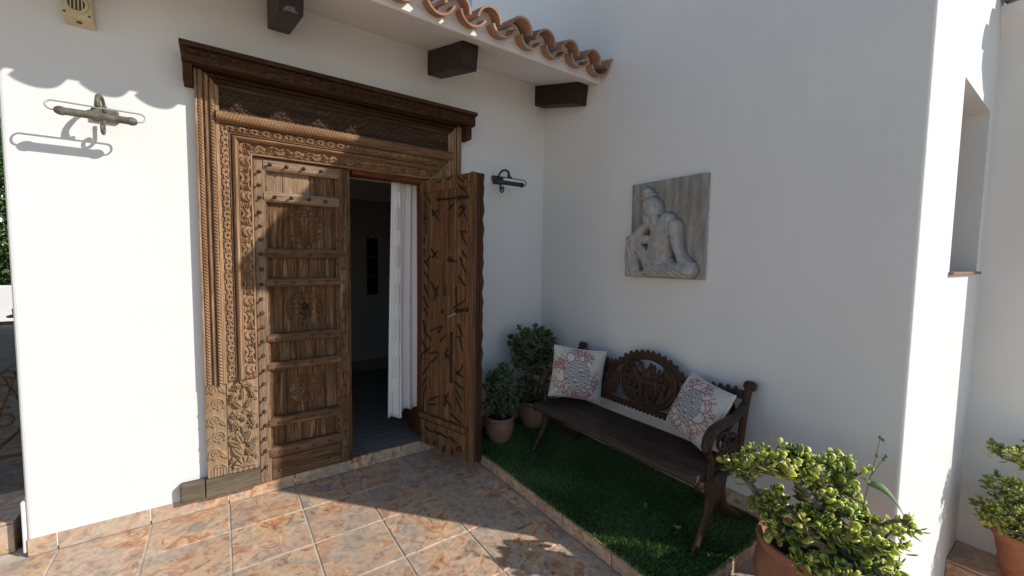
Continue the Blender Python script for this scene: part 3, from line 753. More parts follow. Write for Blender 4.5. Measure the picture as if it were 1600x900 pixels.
# plinth blocks
MB().box(-0.236, -0.112, YW-0.055, YW+0.002, 0.097, 0.212).build('plinth_block', 'weathered_wood', left, bevel=0.010)
MB().box(-0.109, 0.181, YW-0.062, YW+0.002, 0.097, 0.2135).build('plinth_block', 'weathered_wood', left, bevel=0.004)
MB().box(XR-FW, XR+0.10, YW-0.060, YW+0.002, 0.097, 0.12).build('plinth_block', 'weathered_wood', right, bevel=0.004)
# cornice: carved board, cap board, end ears
f_corn = f_vine(0.0, 0.098, 0.0149)
strip('carved_board', 0.0, 0.068, lambda u: -0.128, lambda u: 1.718, lambda v, w, s: 0.148+f_corn(v, w, s), lambda U, S, H: (S, YW-H, 2.766-U), 'cornice_wood', head, True)
MB().box(-0.150, 1.738, YW-0.146, YW-0.001, 2.694, 2.769).build('cornice_board', 'cornice_wood', head, bevel=0.002)
MB().box(-0.158, 1.746, YW-0.172, YW-0.001, 2.7705, 2.798).build('cap_board', 'cornice_wood', head, bevel=0.004)
for a, b in ((-0.147, -0.103), (1.668, 1.716)): MB().box(a, b, YW-0.125, YW-0.001, 2.590, 2.6935).build('end_block', 'cornice_wood', head, bevel=0.004)
# inner lining of the opening
MB().box(0.79, 1.379, YW-0.02, YW+0.10, 2.205, 2.2375).build('lining', 'red_wood', head)
MB().box(1.345, 1.379, YW-0.02, YW+0.345, 0.097, 2.204).build('lining', 'red_wood', right)

# ---- closed leaf
leaf = bpy.data.objects.new('door_leaf', None); COL.objects.link(leaf); leaf.parent = door
YF = YW-0.030
z_r = [(2.159, 2.233), (1.958, 2.026), (1.594, 1.659), (1.401, 1.463), (1.029, 1.091), (0.841, 0.897), (0.455, 0.522), (0.241, 0.319)]
X0, X1, XA, XZ = 0.184, 0.774, 0.249, 0.690
MB().box(X0, XA, YF, YF+0.055, 0.092, 2.234).build('stile', 'sunlit_rail_z', leaf, bevel=0.006)
MB().box(XZ, X1-0.014, YF-0.002, YF+0.055, 0.092, 2.234).build('stile', 'leaf_wood', leaf, bevel=0.006)
MB().box(X1-0.013, X1, YF+0.006, YF+0.055, 0.092, 2.234).build('meeting_edge', 'leaf_wood', leaf, bevel=0.003)
for i, (a, b) in enumerate(z_r):
    m = MB(); yb = YF+0.05; d = 0.007
    x0, x1 = (XA+0.001, XZ-0.001) if i not in (0, 7) else (XA+0.001, XZ-0.001)
    # bowed section: five points across the rail
    prof = [(a, yb), (a, YF+0.006), (a+(b-a)*0.2, YF-d), (a+(b-a)*0.8, YF-d), (b, YF+0.006), (b, yb)]
    o = extrude_x([(y, z) for z, y in prof], x0-0.012, x1+0.012).build('rail', 'sunlit_rail' if i < 2 else 'rail_wood', leaf, bevel=0.003)
    bm = bmesh.new(); bm.from_mesh(o.data); bmesh.ops.recalc_face_normals(bm, faces=bm.faces); bm.to_mesh(o.data); bm.free()
MB().box(XA+0.001, XZ-0.001, YF+0.002, YF+0.05, 0.092, 0.240).build('kick_board', 'rail_wood', leaf, bevel=0.004)
fields = [(z_r[i+1][1], z_r[i][0]) for i in range(7)]
div = [XA, 0.352, 0.516, 0.602, XZ]
for fa, fb in fields:
    dd = div if random.random() < 0.6 else [XA, 0.350+random.uniform(-.01, .01), 0.52+random.uniform(-.02, .02), 0.60+random.uniform(-.01, .01), XZ]
    for kk, (a, b) in enumerate(zip(dd[:-1], dd[1:])):
        MB().box(a+0.0015, b-0.0015, YF+0.040+random.uniform(-.0015, .0015), YF+0.054, fa-0.012, fb+0.012).build('panel', 'sunlit_wood' if fb > 2.1 and kk < 2 else 'leaf_wood', leaf, bevel=0.0025)  # top left planks lie in the sun patch, so get the brighter colour
    # thin inner moulding strips along the stiles
    MB().box(XA-0.001, XA+0.010, YF+0.012, YF+0.047, fa+0.001, fb-0.001).build('bead', 'rail_wood', leaf, bevel=0.003)
    MB().box(XZ-0.014, XZ+0.001, YF+0.010, YF+0.047, fa+0.001, fb-0.001).build('bead', 'rail_wood', leaf, bevel=0.003)
def disc(name, cx, cz, rad, fn, y0, parent, mat, n=110):
    q = np.linspace(-1, 1, n); A, B = np.meshgrid(q, q, indexing='ij'); rr = np.maximum(np.abs(A), np.abs(B)); r = np.hypot(A, B)+1e-9
    X = A*rr/r*rad; Z = B*rr/r*rad; r2 = np.hypot(X, Z); th = np.arctan2(Z, X)
    H = fn(r2/rad, th); H = np.where(rr > 0.999, -0.004, H)
    V = np.stack([cx+X, y0-H, cz+Z], -1).reshape(-1, 3)
    return hfield(name, V, n, n, mat, parent, True)
def ros(r, th):
    h = 0.002+0.009*np.clip(np.cos(14*th), -0.2, 1)*np.exp(-((r-0.80)/0.13)**2)
    h += 0.007*np.exp(-((r-0.60)/0.03)**2)+0.007*np.exp(-((r-0.96)/0.035)**2)
    h += 0.010*np.clip(np.cos(8*th), 0, 1)*np.exp(-((r-0.36)/0.14)**2)+0.006*np.exp(-(r/0.10)**2)
    return h
disc('rosette', 0.478, 1.807, 0.122, ros, YF+0.040, leaf, 'leaf_wood')
disc('rosette', 0.474, 1.246, 0.118, ros, YF+0.040, leaf, 'leaf_wood')
def compass(r, th):
    x, z = r*np.cos(th), r*np.sin(th); g = np.zeros_like(r)
    for k in range(6):
        a = k*np.pi/3+0.3; dd = np.abs(np.hypot(x-0.92*np.cos(a), z-0.92*np.sin(a))-0.92)
        g = np.maximum(g, np.exp(-(dd/0.045)**2)*(r < 0.95))
    g = np.maximum(g, np.exp(-((r-0.93)/0.035)**2))
    return 0.0060-0.0100*g
disc('rosette', 0.466, 0.681, 0.110, compass, YF+0.0405, leaf, 'leaf_wood', 130)
# studs
sm = MB().lathe([(0.0135, 0.002), (0.013, -0.003), (0.006, -0.006), (0.0055, -0.020), (0.0085, -0.024), (0.0088, -0.029), (0.006, -0.033), (0.0, -0.0345)], n=8, axis='y')
me_st = with_mat(sm.mesh('stud', True), 'nail_iron')
sm2 = MB().lathe([(0.011, 0.003), (0.010, -0.004), (0.007, -0.009), (0.004, -0.012), (0.0, -0.013)], n=8, axis='y')
me_st2 = with_mat(sm2.mesh('stud', True), 'nail_iron')
def stud(x, z, y, me=me_st): piece('stud', me, leaf, (x+random.uniform(-.003, .003), y, z+random.uniform(-.004, .004)), (random.uniform(-.2, .2), random.uniform(-3, 3), random.uniform(-.25, .25)))
for z in (2.143, 2.062, 1.985, 1.891, 1.801, 1.714, 1.615, 1.515, 1.42, 1.328, 1.231, 1.138, 1.05, 0.948, 0.854, 0.76, 0.666, 0.58, 0.485, 0.389, 0.311, 0.197):
    stud(0.215, z, YF); stud(0.723, z+0.01, YF-0.002, me_st2)
for i, (a, b) in enumerate(z_r):
    for x in ((0.30, 0.40, 0.505, 0.61) if i else (0.28, 0.375, 0.475, 0.58)): stud(x, (a+b)/2, YF-0.007, me_st if i < 2 else me_st2)
for x in (0.30, 0.40, 0.50, 0.60): stud(x, 0.150, YF+0.002, me_st2)
# ring knocker
kn = MB().lathe([(0.024, 0.004), (0.022, -0.006), (0.012, -0.012), (0.0, -0.014)], (0.474, YF+0.036, 1.262), 12, 'y')
kn.tube([(0.474+0.024*math.cos(a), YF+0.008-0.008*math.sin(a), 1.222+0.024*math.sin(a)) for a in np.linspace(0, 2*math.pi, 17)], 0.0038, 6, False)
kn.ball((0.474, YF+0.010, 1.252), 0.008)
kn.build('ring_knocker', 'black_iron', leaf, True)

# ---- open leaf, seen from its inner side
ol = bpy.data.objects.new('door_leaf', None); COL.objects.link(ol); ol.parent = door
O = Vector((1.325, 3.157, 0.09)); E1 = Vector((0.278, -0.9605, 0)).normalized(); N1 = Vector((-E1.y*-1, 0, 0))
N1 = Vector((E1.y, -E1.x, 0)).normalized()            # inner face normal, towards the left
OW, OH = 0.578, 2.140
def P(a, n, z): return O+E1*a+N1*n+Vector((0, 0, z))
def lbox(a0, a1, n0, n1, z0, z1):
    return MB().hexa([P(a0, n0, z0), P(a1, n0, z0), P(a1, n1, z0), P(a0, n1, z0), P(a0, n0, z1), P(a1, n0, z1), P(a1, n1, z1), P(a0, n1, z1)])
def fixn(o):
    bm = bmesh.new(); bm.from_mesh(o.data); bmesh.ops.recalc_face_normals(bm, faces=bm.faces); bm.to_mesh(o.data); bm.free(); return o
for a, b in ((0.0, 0.075), (0.078, 0.235), (0.238, 0.400), (0.403, 0.500), (0.503, 0.545)):
    fixn(lbox(a, b, -0.032, random.uniform(-0.003, 0.0), 0.002, 2.135).build('plank', 'inner_leaf_wood', ol, bevel=0.003))
fixn(lbox(0.548, OW, -0.040, 0.003, 0.0, 2.14).build('stile', 'inner_leaf_wood', ol, bevel=0.004))
fixn(lbox(0.0, 0.545, 0.001, 0.010, 2.035, 2.128).build('rail', 'inner_leaf_wood', ol, bevel=0.006))
fixn(lbox(0.0, 0.530, 0.001, 0.028, 0.222, 0.262).build('batten', 'inner_leaf_wood', ol, bevel=0.006))
fixn(lbox(0.0, 0.545, 0.001, 0.008, 0.004, 0.200).build('rail', 'inner_leaf_wood', ol, bevel=0.004))
fixn(lbox(0.01, OW+0.002, -0.072, -0.042, 0.0, 2.14).build('outer_frame', 'edge_wood', ol, bevel=0.006))
# worn outer moulding: a bar with an uneven outer edge
m = MB(); nz = 60; vs = []
for k in range(nz+1):
    z = 2.16*k/nz - 0.02; wv = 0.010*abs(math.sin(k*0.62))+0.006*math.sin(k*1.7)
    for a, n in ((0.545, -0.074), (OW+0.006, -0.074), (OW+0.006, -0.100-wv), (0.545, -0.100-wv)): vs.append(P(a, n, z))
fs = [(4*k+i, 4*k+(i+1) % 4, 4*k+4+(i+1) % 4, 4*k+4+i) for k in range(nz) for i in range(4)] + [(3, 2, 1, 0), (4*nz, 4*nz+1, 4*nz+2, 4*nz+3)]
fixn(m.add(vs, fs).build('meeting_moulding', 'edge_wood', ol, bevel=0.003))
fixn(lbox(0.42, OW+0.004, -0.095, -0.074, 0.0, 0.13).build('foot_block', 'leaf_wood', ol, bevel=0.004))
# clinched nails, (x1, y1, x2, y2) as seen on the leaf: across 0..1 and height
def lz(cx, cy, oy):
    a = (cx-68)/307.0; py = oy+cy*0.26667; pt, pb = 280-12*a, 689+36*a
    return max(0.012, min(0.94, a))*OW*0.985, OH*(pb-py)/(pb-pt)
nails = [(260, q) for q in ((95, 148, 138, 212), (97, 195, 107, 270), (140, 240, 182, 308), (140, 275, 182, 245), (88, 300, 116, 285), (90, 260, 105, 345), (100, 345, 105, 385), (92, 400, 90, 440), (300, 98, 355, 155),
    (245, 243, 275, 207), (302, 237, 335, 215), (315, 215, 350, 310), (300, 285, 345, 225), (305, 370, 350, 375), (312, 365, 348, 452), (320, 478, 350, 530), (308, 515, 343, 608), (303, 628, 343, 690),
    (242, 512, 292, 548), (235, 530, 270, 545), (135, 465, 178, 525), (140, 520, 178, 480), (92, 468, 97, 520), (90, 530, 125, 580), (100, 555, 130, 510), (92, 597, 130, 660), (135, 660, 180, 740), (155, 765, 182, 680),
    (90, 670, 118, 745), (85, 740, 118, 815), (88, 810, 112, 850), (217, 740, 228, 683), (287, 690, 293, 795), (270, 815, 340, 768), (236, 75, 262, 66), (176, 92, 200, 84), (300, 60, 330, 90), (335, 70, 358, 62))]
nails += [(490, q) for q in ((85, 15, 100, 80), (85, 75, 138, 138), (132, 82, 208, 55), (178, 98, 210, 55), (80, 143, 118, 220), (75, 215, 130, 180), (72, 215, 80, 255), (128, 220, 160, 205), (160, 205, 190, 220), (125, 275, 182, 235),
    (80, 345, 125, 285), (80, 408, 108, 352), (85, 470, 103, 405), (80, 580, 90, 470), (120, 498, 180, 475), (118, 522, 172, 522), (195, 150, 228, 108), (220, 215, 255, 250), (225, 245, 242, 185), (300, 42, 330, 125), (285, 125, 318, 118),
    (312, 120, 330, 205), (290, 325, 330, 360), (300, 350, 333, 283), (280, 385, 333, 432), (290, 430, 328, 505), (295, 480, 328, 578), (218, 470, 272, 555), (222, 535, 246, 455), (258, 575, 322, 638), (260, 625, 322, 692),
    (105, 655, 150, 690), (160, 680, 200, 705), (195, 690, 250, 730), (255, 715, 300, 755), (80, 680, 82, 705), (122, 725, 125, 765), (165, 742, 167, 765), (222, 775, 218, 810), (275, 790, 277, 830), (310, 775, 305, 808), (322, 775, 325, 805))]
for oy, (ax, ay, bx, by) in nails:
    a0, z0 = lz(ax, ay, oy); a1, z1 = lz(bx, by, oy)
    lift = 0.011 if (z0 < 0.21 or z0 > 2.03) else 0.003
    mid = P((a0+a1)/2+random.uniform(-.003, .003), lift+0.006, (z0+z1)/2)
    MB().tube([P(a0, lift-0.002, z0), P(a0*0.8+a1*0.2, lift+0.005, z0*0.8+z1*0.2), mid, P(a1, lift+0.002, z1)], [0.0048, 0.0060, 0.0056, 0.0036], 5).build('clinched_nail', 'black_iron', ol)
# bolt bar at the top
a0, z0 = lz(182, 188, 260); a1, z1 = lz(372, 172, 260)
bb = MB().tube([P(a0, 0.016, z0), P(a0*.5+a1*.5, 0.016, (z0+z1)/2), P(a1, 0.016, z1)], [0.006, 0.007, 0.007], 6)
bb.ball(P(a0, 0.016, z0), 0.011)
for f in (0.72, 0.86, 0.97): bb.ball(P(a0+(a1-a0)*f, 0.014, z0+(z1-z0)*f), 0.013, sc=(1, 1, 1.2))
bb.build('slide_bolt', 'black_iron', ol, True)
# chain
a0, z0 = lz(265, 105, 490); _, z1 = lz(265, 385, 490)
nl = 8; stp = (z0-z1)/(nl+1.5)
for k in range(nl):
    zc = z0-(k+0.6)*stp; half = stp*0.66; ring = []
    for th in np.linspace(0, 2*math.pi, 15):
        u_, v_ = 0.008*math.cos(th), half*math.sin(th)
        ring.append(P(a0+u_*(1 if k % 2 == 0 else 0.25), 0.012+u_*(0.15 if k % 2 == 0 else 0.9), zc+v_))
    MB().tube(ring, 0.0032, 5, False).build('chain_link', 'black_iron', ol, True)
ring = [P(a0+0.013*math.cos(t), 0.010, z1+0.02+0.032*math.sin(t)) for t in np.linspace(0, 2*math.pi, 17)]
MB().tube(ring, 0.0042, 6, False).build('chain_hook', 'black_iron', ol, True)
MB().ball(P(a0, 0.008, z0+0.004), 0.013).build('chain_staple', 'black_iron', ol, True)
# latch and key plate
a0, z0 = lz(300, 830, 260); a1, z1 = lz(352, 822, 260)
lt = MB().tube([P(a0, 0.02, z0), P(a1, 0.02, z1)], 0.011, 8); lt.ball(P(a0, 0.02, z0), 0.016); lt.ball(P(a1, 0.018, z1), 0.017)
lt.build('latch', 'black_iron', ol, True)
a2, z2 = lz(248, 865, 260)
MB().tube([P(a2, 0.010, z2), P(a0, 0.012, z0+0.01-0.02)], 0.009, 6).build('latch_peg', 'dry_leaf', ol)
a3, z3 = lz(208, 832, 260); MB().ball(P(a3, 0.004, z3), 0.011, sc=(1, 1, 1.6)).build('keyhole', 'black_iron', ol, True)
fixn(lbox(OW-0.001, OW+0.004, -0.030, -0.012, 1.02, 1.20).build('lock_plate', 'nail_iron', ol))

# ================================================================== CURTAIN
cur = thing('curtain', 'off-white curtain with an embroidered band hanging inside the doorway', 'curtain', (1.26, 3.28, 0.30))
def curtain(x0, x1, y0, fold, zt_, zb, name, mat):
    nx, nz = 70, 40; U, Z = np.meshgrid(np.linspace(0, 1, nx), np.linspace(0, 1, nz), indexing='ij')
    X = x0+(x1-x0)*U + 0.045*(1-Z)*(U-0.6)*0 - 0.04*(1-Z)*(1-U); Y = y0+0.018*np.sin(fold*U*TAU*(1+0.25*np.sin(2.5*U))+0.6*np.sin(3*Z))*(0.45+0.55*(1-Z))+0.004*np.sin(U*23+Z*2)
    ZZ = zb+(zt_-zb)*Z+0.010*np.sin(U*TAU*fold)*(1-Z)
    V = np.stack([X, Y, ZZ], -1).reshape(-1, 3)
    o = hfield(name, V, nx, nz, mat, cur); sd = o.modifiers.new('s', 'SOLIDIFY'); sd.thickness = 0.0025
    return lambda u, z: (x0+(x1-x0)*u-0.04*(1-z)*(1-u), y0+0.016*math.sin(fold*u*TAU+0.6*math.sin(3*z))*(0.5+0.5*(1-z))+0.006*math.sin(u*31+z*2), zb+(zt_-zb)*z)
curtain(1.180, 1.344, 3.300, 2.2, 2.236, 0.335, 'curtain_panel', 'curtain_cloth')
fnb = curtain(1.122, 1.190, 3.262, 0.75, 2.236, 0.300, 'edge_band', 'curtain_band')
eb = MB()
for zc0 in np.arange(0.02, 1.0, 0.155):
    for r_ in range(11):
        for c_ in range(4):
            z = zc0+r_*0.0085; u = 0.38+c_*0.16
            if z > 0.99: continue
            p = fnb(u, z); eb.box(p[0]-0.004, p[0]+0.004, p[1]-0.006, p[1]-0.003, p[2]-0.0045, p[2]+0.0045)
tag(eb.build('embroidery', 'embroidery', cur), kind='stuff')
# dim things in the far room
for x, z0, z1, w_ in ((1.86, 1.05, 1.90, 0.16),):
    th = thing('wall_hanging', 'long dark three-part hanging on the back wall of the dim hall', 'wall hanging', (x, 6.28, z0))
    for k in range(3):
        MB().box(x-w_/2, x+w_/2, 6.27, 6.285, z0+k*(z1-z0)/3+0.012, z0+(k+1)*(z1-z0)/3).build('cloth_panel', 'dark_cloth', th, bevel=0.004)
    MB().tube([(x-w_/2, 6.275, z1), (x, 6.275, z1+0.1), (x+w_/2, 6.275, z1)], 0.004, 5).build('cord', 'dark_cloth', th)
MB().box(1.05, XB, 6.30, 6.45, 0.08, 2.62).build('room_wall', 'interior_plaster', house)
th = thing('chain_ornament', 'dark beaded chain ornament hanging beside the curtain in the hall', 'ornament', (2.02, 6.24, 0.9))
for k in range(9): MB().ball((2.15, 6.27, 1.98-k*0.085), 0.032, sc=(1, 0.6, 1.2)).build('bead', 'dark_cloth', th, True)

# ================================================================== WALL LAMPS
def wall_lamp(xc, label, mat, rod, zc=2.298):
    t = thing('wall_lamp', label, 'wall lamp', (xc, YW, zc), 'swan-neck wall lamps beside the doorway')
    y = YW-0.20; L = 0.140
    sh = MB().lathe([(0.0, -L-0.012), (0.012, -L-0.010), (0.019, -L), (0.0215, -L+0.008), (0.0215, -L+0.020), (0.0185, -L+0.022), (0.0185, L-0.022), (0.0215, L-0.020), (0.0215, L-0.008), (0.019, L), (0.012, L+0.010), (0.0, L+0.012)], (xc, y, zc), 16, 'x')
    weighted(sh.build('lamp_shade', mat, t))
    pts = []
    for a in np.linspace(-math.pi/2, math.pi/2, 9): pts.append((xc+L+0.018+0.024*math.cos(a), y+0.016*(1+math.sin(a))/2, zc+0.024+0.024*math.sin(a)))
    pts2 = [(2*xc-q[0], q[1], q[2]) for q in reversed(pts)]
    MB().tube([(xc+L+0.008, y, zc)]+pts+pts2+[(xc-L-0.008, y, zc)], 0.0042, 7).build('rod', rod, t, True)
    neck = []
    for s in np.linspace(0, 1, 16):
        a = math.pi*(1.0-s)*1.02
        neck.append((xc, YW-0.02-0.082+0.082*math.cos(math.pi-a), zc+0.072+0.055*math.sin(a)))
    neck += [(xc, y+0.018, zc+0.052)]
    MB().tube(neck, [0.008]*6+[0.0095]*5+[0.011]*4+[0.012]*2, 9).build('neck', mat, t, True)
    kn = MB().ball((xc, y+0.018, zc+0.060), 0.014); kn.ball((xc+0.026, y+0.018, zc+0.056), 0.009)
    kn.tube([(xc, y+0.018, zc+0.056), (xc+0.026, y+0.018, zc+0.056)], 0.005, 6)
    kn.tube([(xc, y+0.018, zc+0.06), (xc, y+0.016, zc+0.048)], 0.008, 6)
    kn.build('knuckle', mat, t, True)
    MB().box(xc-0.055, xc+0.055, YW-0.022, YW-0.001, zc+0.02, zc+0.085).build('wall_plate', mat, t, bevel=0.006)
    # volute under the arm
    vol = [(xc, YW-0.022-0.03, zc+0.030)]
    for a in np.linspace(0, 2.1*math.pi, 22):
        r = 0.034*(1-a/(2.6*math.pi)); vol.append((xc, YW-0.085+r*math.cos(a+0.4), zc-0.030+r*math.sin(a+0.4)*-1))
    MB().tube(vol, [0.007]*len(vol), 7).build('volute', mat, t, True)
    return t
wall_lamp(-0.490, 'pale verdigris swan-neck wall lamp in sunlight left of the doorway', 'verdigris', 'pale_rod')
wall_lamp(2.050, 'small dark bronze swan-neck wall lamp in shade right of the open leaf', 'dark_bronze', 'dark_bronze', 2.262)

# ================================================================== ALARM SIREN AND FLOODLIGHT
sx, sz = -0.565, 2.788
sr = thing('alarm_siren', 'cream plastic alarm siren box with slotted grille high on the wall', 'alarm siren', (sx, YW, sz))
MB().hexa([(sx-0.058, YW-0.085, sz+0.02), (sx+0.058, YW-0.085, sz+0.02), (sx+0.058, YW-0.001, sz), (sx-0.058, YW-0.001, sz),
           (sx-0.052, YW-0.075, sz+0.20), (sx+0.052, YW-0.075, sz+0.20), (sx+0.052, YW-0.001, sz+0.20), (sx-0.052, YW-0.001, sz+0.20)]).build('housing', 'cream_plastic', sr, bevel=0.006)
ring = MB(); n = 28
for rad, yy in ((1.0, 0), (0.92, -0.012), (0.78, -0.012), (0.72, -0.004)):
    pass
for k in range(n):
    a0, a1 = 2*math.pi*k/n, 2*math.pi*(k+1)/n
    def q(a, r, d): return (sx+0.046*r*math.cos(a)*(1 if True else 1), YW-0.083-d, sz+0.082+0.050*r*math.sin(a))
    ring.add([q(a0, 1, 0), q(a1, 1, 0), q(a1, 0.93, 0.012), q(a0, 0.93, 0.012)], [(0, 1, 2, 3)])
    ring.add([q(a0, 0.93, 0.012), q(a1, 0.93, 0.012), q(a1, 0.72, 0.012), q(a0, 0.72, 0.012)], [(0, 1, 2, 3)])
    ring.add([q(a0, 0.72, 0.012), q(a1, 0.72, 0.012), q(a1, 0.70, 0.0), q(a0, 0.70, 0.0)], [(0, 1, 2, 3)])
ring.build('grille_rim', 'cream_plastic', sr, True)
MB().box(sx-0.030, sx+0.030, YW-0.086, YW-0.080, sz+0.055, sz+0.108).build('grille', 'grille_dark', sr)
for k in range(4): MB().box(sx-0.021+k*0.014-0.0022, sx-0.021+k*0.014+0.0022, YW-0.092, YW-0.084, sz+0.053, sz+0.110).build('slat', 'cream_plastic', sr)
for q in (-0.045, 0.045): MB().lathe([(0.006, 0.004), (0.005, -0.002), (0, -0.0025)], (sx+q, YW-0.086, sz+0.034), 8, 'y').build('screw', 'grille_dark', sr)
MB().lathe([(0.011, 0.001), (0.011, -0.003), (0, -0.003)], (sx, YW-0.045, sz+0.0085), 10).build('socket', 'grille_dark', sr)
fl = thing('floodlight', 'black floodlight above the cream alarm siren', 'floodlight', (sx+0.03, YW, sz+0.19))
MB().hexa([(sx-0.05, YW-0.16, sz+0.170), (sx+0.085, YW-0.16, sz+0.170), (sx+0.085, YW-0.11, sz+0.155), (sx-0.05, YW-0.11, sz+0.155),
           (sx-0.05, YW-0.14, sz+0.30), (sx+0.085, YW-0.14, sz+0.30), (sx+0.085, YW-0.09, sz+0.30), (sx-0.05, YW-0.09, sz+0.30)]).build('housing', 'black_plastic', fl, bevel=0.006)
MB().hexa([(sx-0.038, YW-0.1625, sz+0.185), (sx+0.073, YW-0.1625, sz+0.185), (sx+0.073, YW-0.157, sz+0.185), (sx-0.038, YW-0.157, sz+0.185),
           (sx-0.038, YW-0.1465, sz+0.285), (sx+0.073, YW-0.1465, sz+0.285), (sx+0.073, YW-0.141, sz+0.285), (sx-0.038, YW-0.141, sz+0.285)]).build('lens', 'lamp_glass', fl)
MB().box(sx-0.01, sx+0.045, YW-0.11, YW-0.001, sz+0.22, sz+0.25).build('arm', 'black_plastic', fl)

# ================================================================== STONE RELIEF
def relief():
    W, H = 0.585, 0.690
    t = thing('stone_relief', 'grey stone relief plaque of a seated figure resting head on hand', 'relief', (XB, 1.77, 1.49))
    na, nb = 300, 350
    a = np.linspace(-0.02, 1.0, na); b = np.linspace(0, 1, nb); A, B = np.meshgrid(a, b, indexing='ij')
    X, Y = A*W, B*H
    S = np.full(A.shape, 0.0)
    rg = np.random.default_rng(5)
    base = 0.0012*np.sin(X*95+0.8*np.sin(Y*9))+0.0010*np.sin(X*47+2+np.sin(Y*5))
    S = base.copy()
    def cap(p0, p1, r0, r1, z0, z1, k=0.8):
        x0, y0, x1, y1 = p0[0]*W, p0[1]*H, p1[0]*W, p1[1]*H
        dx, dy = x1-x0, y1-y0; L = dx*dx+dy*dy+1e-9
        tt = np.clip(((X-x0)*dx+(Y-y0)*dy)/L, 0, 1); d = np.hypot(X-x0-tt*dx, Y-y0-tt*dy); r = r0+(r1-r0)*tt
        return np.where(d < r, z0+(z1-z0)*tt+k*np.sqrt(np.clip(r*r-d*d, 0, None)), -1), tt, d/r
    def ell(c, rx, ry, ang, z, k):
        x, y = X-c[0]*W, Y-c[1]*H; ca, sa = math.cos(ang), math.sin(ang); u, v = (x*ca+y*sa)/rx, (-x*sa+y*ca)/ry
        q = u*u+v*v; return np.where(q < 1, z+k*np.sqrt(np.clip(1-q, 0, 1)), -1), u, v
    def put(h): nonlocal S; S = np.maximum(S, h)
    def groove(p0, p1, w, d, bow=0.0, only=None):
        nonlocal S
        x0, y0, x1, y1 = p0[0]*W, p0[1]*H, p1[0]*W, p1[1]*H
        dx, dy = x1-x0, y1-y0; L = math.hypot(dx, dy); tt = ((X-x0)*dx+(Y-y0)*dy)/(L*L); nn = (-(X-x0)*dy+(Y-y0)*dx)/L - bow*np.sin(np.pi*np.clip(tt, 0, 1))
        f = np.exp(-(nn/w)**2)*(1/(1+np.exp(-(tt)*40)))*(1/(1+np.exp((tt-1)*40)))
        S = np.where(S > 0.006, S-d*f, S)
    # torso and robe
    h, tt, d = cap((0.47, 0.20), (0.49, 0.50), 0.095, 0.085, 0.004, 0.008, 0.42); put(h)
    h, tt, d = cap((0.41, 0.52), (0.60, 0.535), 0.048, 0.045, 0.012, 0.010, 0.62); put(h)
    # robe flap over the far shoulder
    h, tt, d = cap((0.56, 0.58), (0.545, 0.28), 0.050, 0.034, 0.022, 0.020, 0.40); put(h+np.where(h > 0, 0.0015*np.sin(X*240), 0))
    h, tt, d = cap((0.40, 0.50), (0.335, 0.25), 0.026, 0.022, 0.018, 0.016, 0.5); put(h)
    # crossed leg and lap
    h, tt, d = cap((0.36, 0.085), (0.84, 0.090), 0.052, 0.056, 0.018, 0.020, 0.62); put(h+np.where(h > 0, 0.003*np.sin(6.0*tt*3+Y*160+X*40), 0))
    h, tt, d = cap((0.30, 0.16), (0.62, 0.155), 0.045, 0.040, 0.010, 0.012, 0.6); put(h+np.where(h > 0, 0.002*np.sin(Y*190+X*30), 0))
    # raised knee
    h, tt, d = cap((0.085, 0.385), (0.105, 0.06), 0.046, 0.062, 0.026, 0.014, 0.62); put(h+np.where(h > 0, 0.003*np.sin(X*150+Y*35), 0))
    h, tt, d = cap((0.10, 0.38), (0.33, 0.17), 0.040, 0.045, 0.024, 0.012, 0.6); put(h+np.where(h > 0, 0.0028*np.sin((X+Y)*170), 0))
    h, tt, d = cap((0.03, 0.15), (0.02, 0.03), 0.022, 0.03, 0.010, 0.008, 0.6); put(h)
    # feet
    for k in range(4):
        h, _, _ = cap((0.175+k*0.022, 0.055), (0.180+k*0.026, 0.018), 0.014, 0.010, 0.016, 0.016, 0.7); put(h)
    h, _, _ = cap((0.30, 0.065), (0.385, 0.045), 0.024, 0.018, 0.020, 0.018, 0.7); put(h)
    for k in range(4):
        h, _, _ = cap((0.31+k*0.018, 0.045), (0.305+k*0.02, 0.02), 0.011, 0.008, 0.022, 0.020, 0.7); put(h)
    # arm hanging to the far knee
    h, _, _ = cap((0.655, 0.525), (0.695, 0.34), 0.042, 0.030, 0.014, 0.018, 0.72); put(h)
    h, _, _ = cap((0.695, 0.34), (0.785, 0.185), 0.030, 0.021, 0.018, 0.030, 0.72); put(h)
    h, _, _ = cap((0.785, 0.19), (0.83, 0.165), 0.024, 0.022, 0.034, 0.034, 0.6); put(h)
    for k in range(4):
        h, _, _ = cap((0.815+k*0.014, 0.175-k*0.004), (0.865+k*0.012, 0.125+k*0.009), 0.0095, 0.007, 0.040, 0.030, 0.8); put(h)
    # sleeve edge
    h, _, _ = cap((0.605, 0.44), (0.70, 0.475), 0.014, 0.014, 0.030, 0.026, 0.8); put(h)
    # bent arm carrying the head
    h, _, _ = cap((0.125, 0.405), (0.325, 0.555), 0.037, 0.025, 0.030, 0.030, 0.75); put(h)
    h, _, _ = cap((0.125, 0.405), (0.30, 0.40), 0.030, 0.034, 0.026, 0.016, 0.7); put(h)
    h, _, _ = cap((0.325, 0.56), (0.305, 0.615), 0.026, 0.024, 0.034, 0.030, 0.6); put(h)
    for k in range(3):
        h, _, _ = cap((0.29+k*0.03, 0.60), (0.262+k*0.028, 0.655-k*0.008), 0.0095, 0.007, 0.040, 0.036, 0.8); put(h)
    # neck, head, hair, bun
    h, _, _ = cap((0.43, 0.55), (0.40, 0.62), 0.036, 0.034, 0.016, 0.016, 0.7); put(h)
    ang = 0.33
    h, u, v = ell((0.355, 0.710), 0.066, 0.084, ang, 0.012, 0.046); put(h)
    f = h.copy(); ins = h > 0
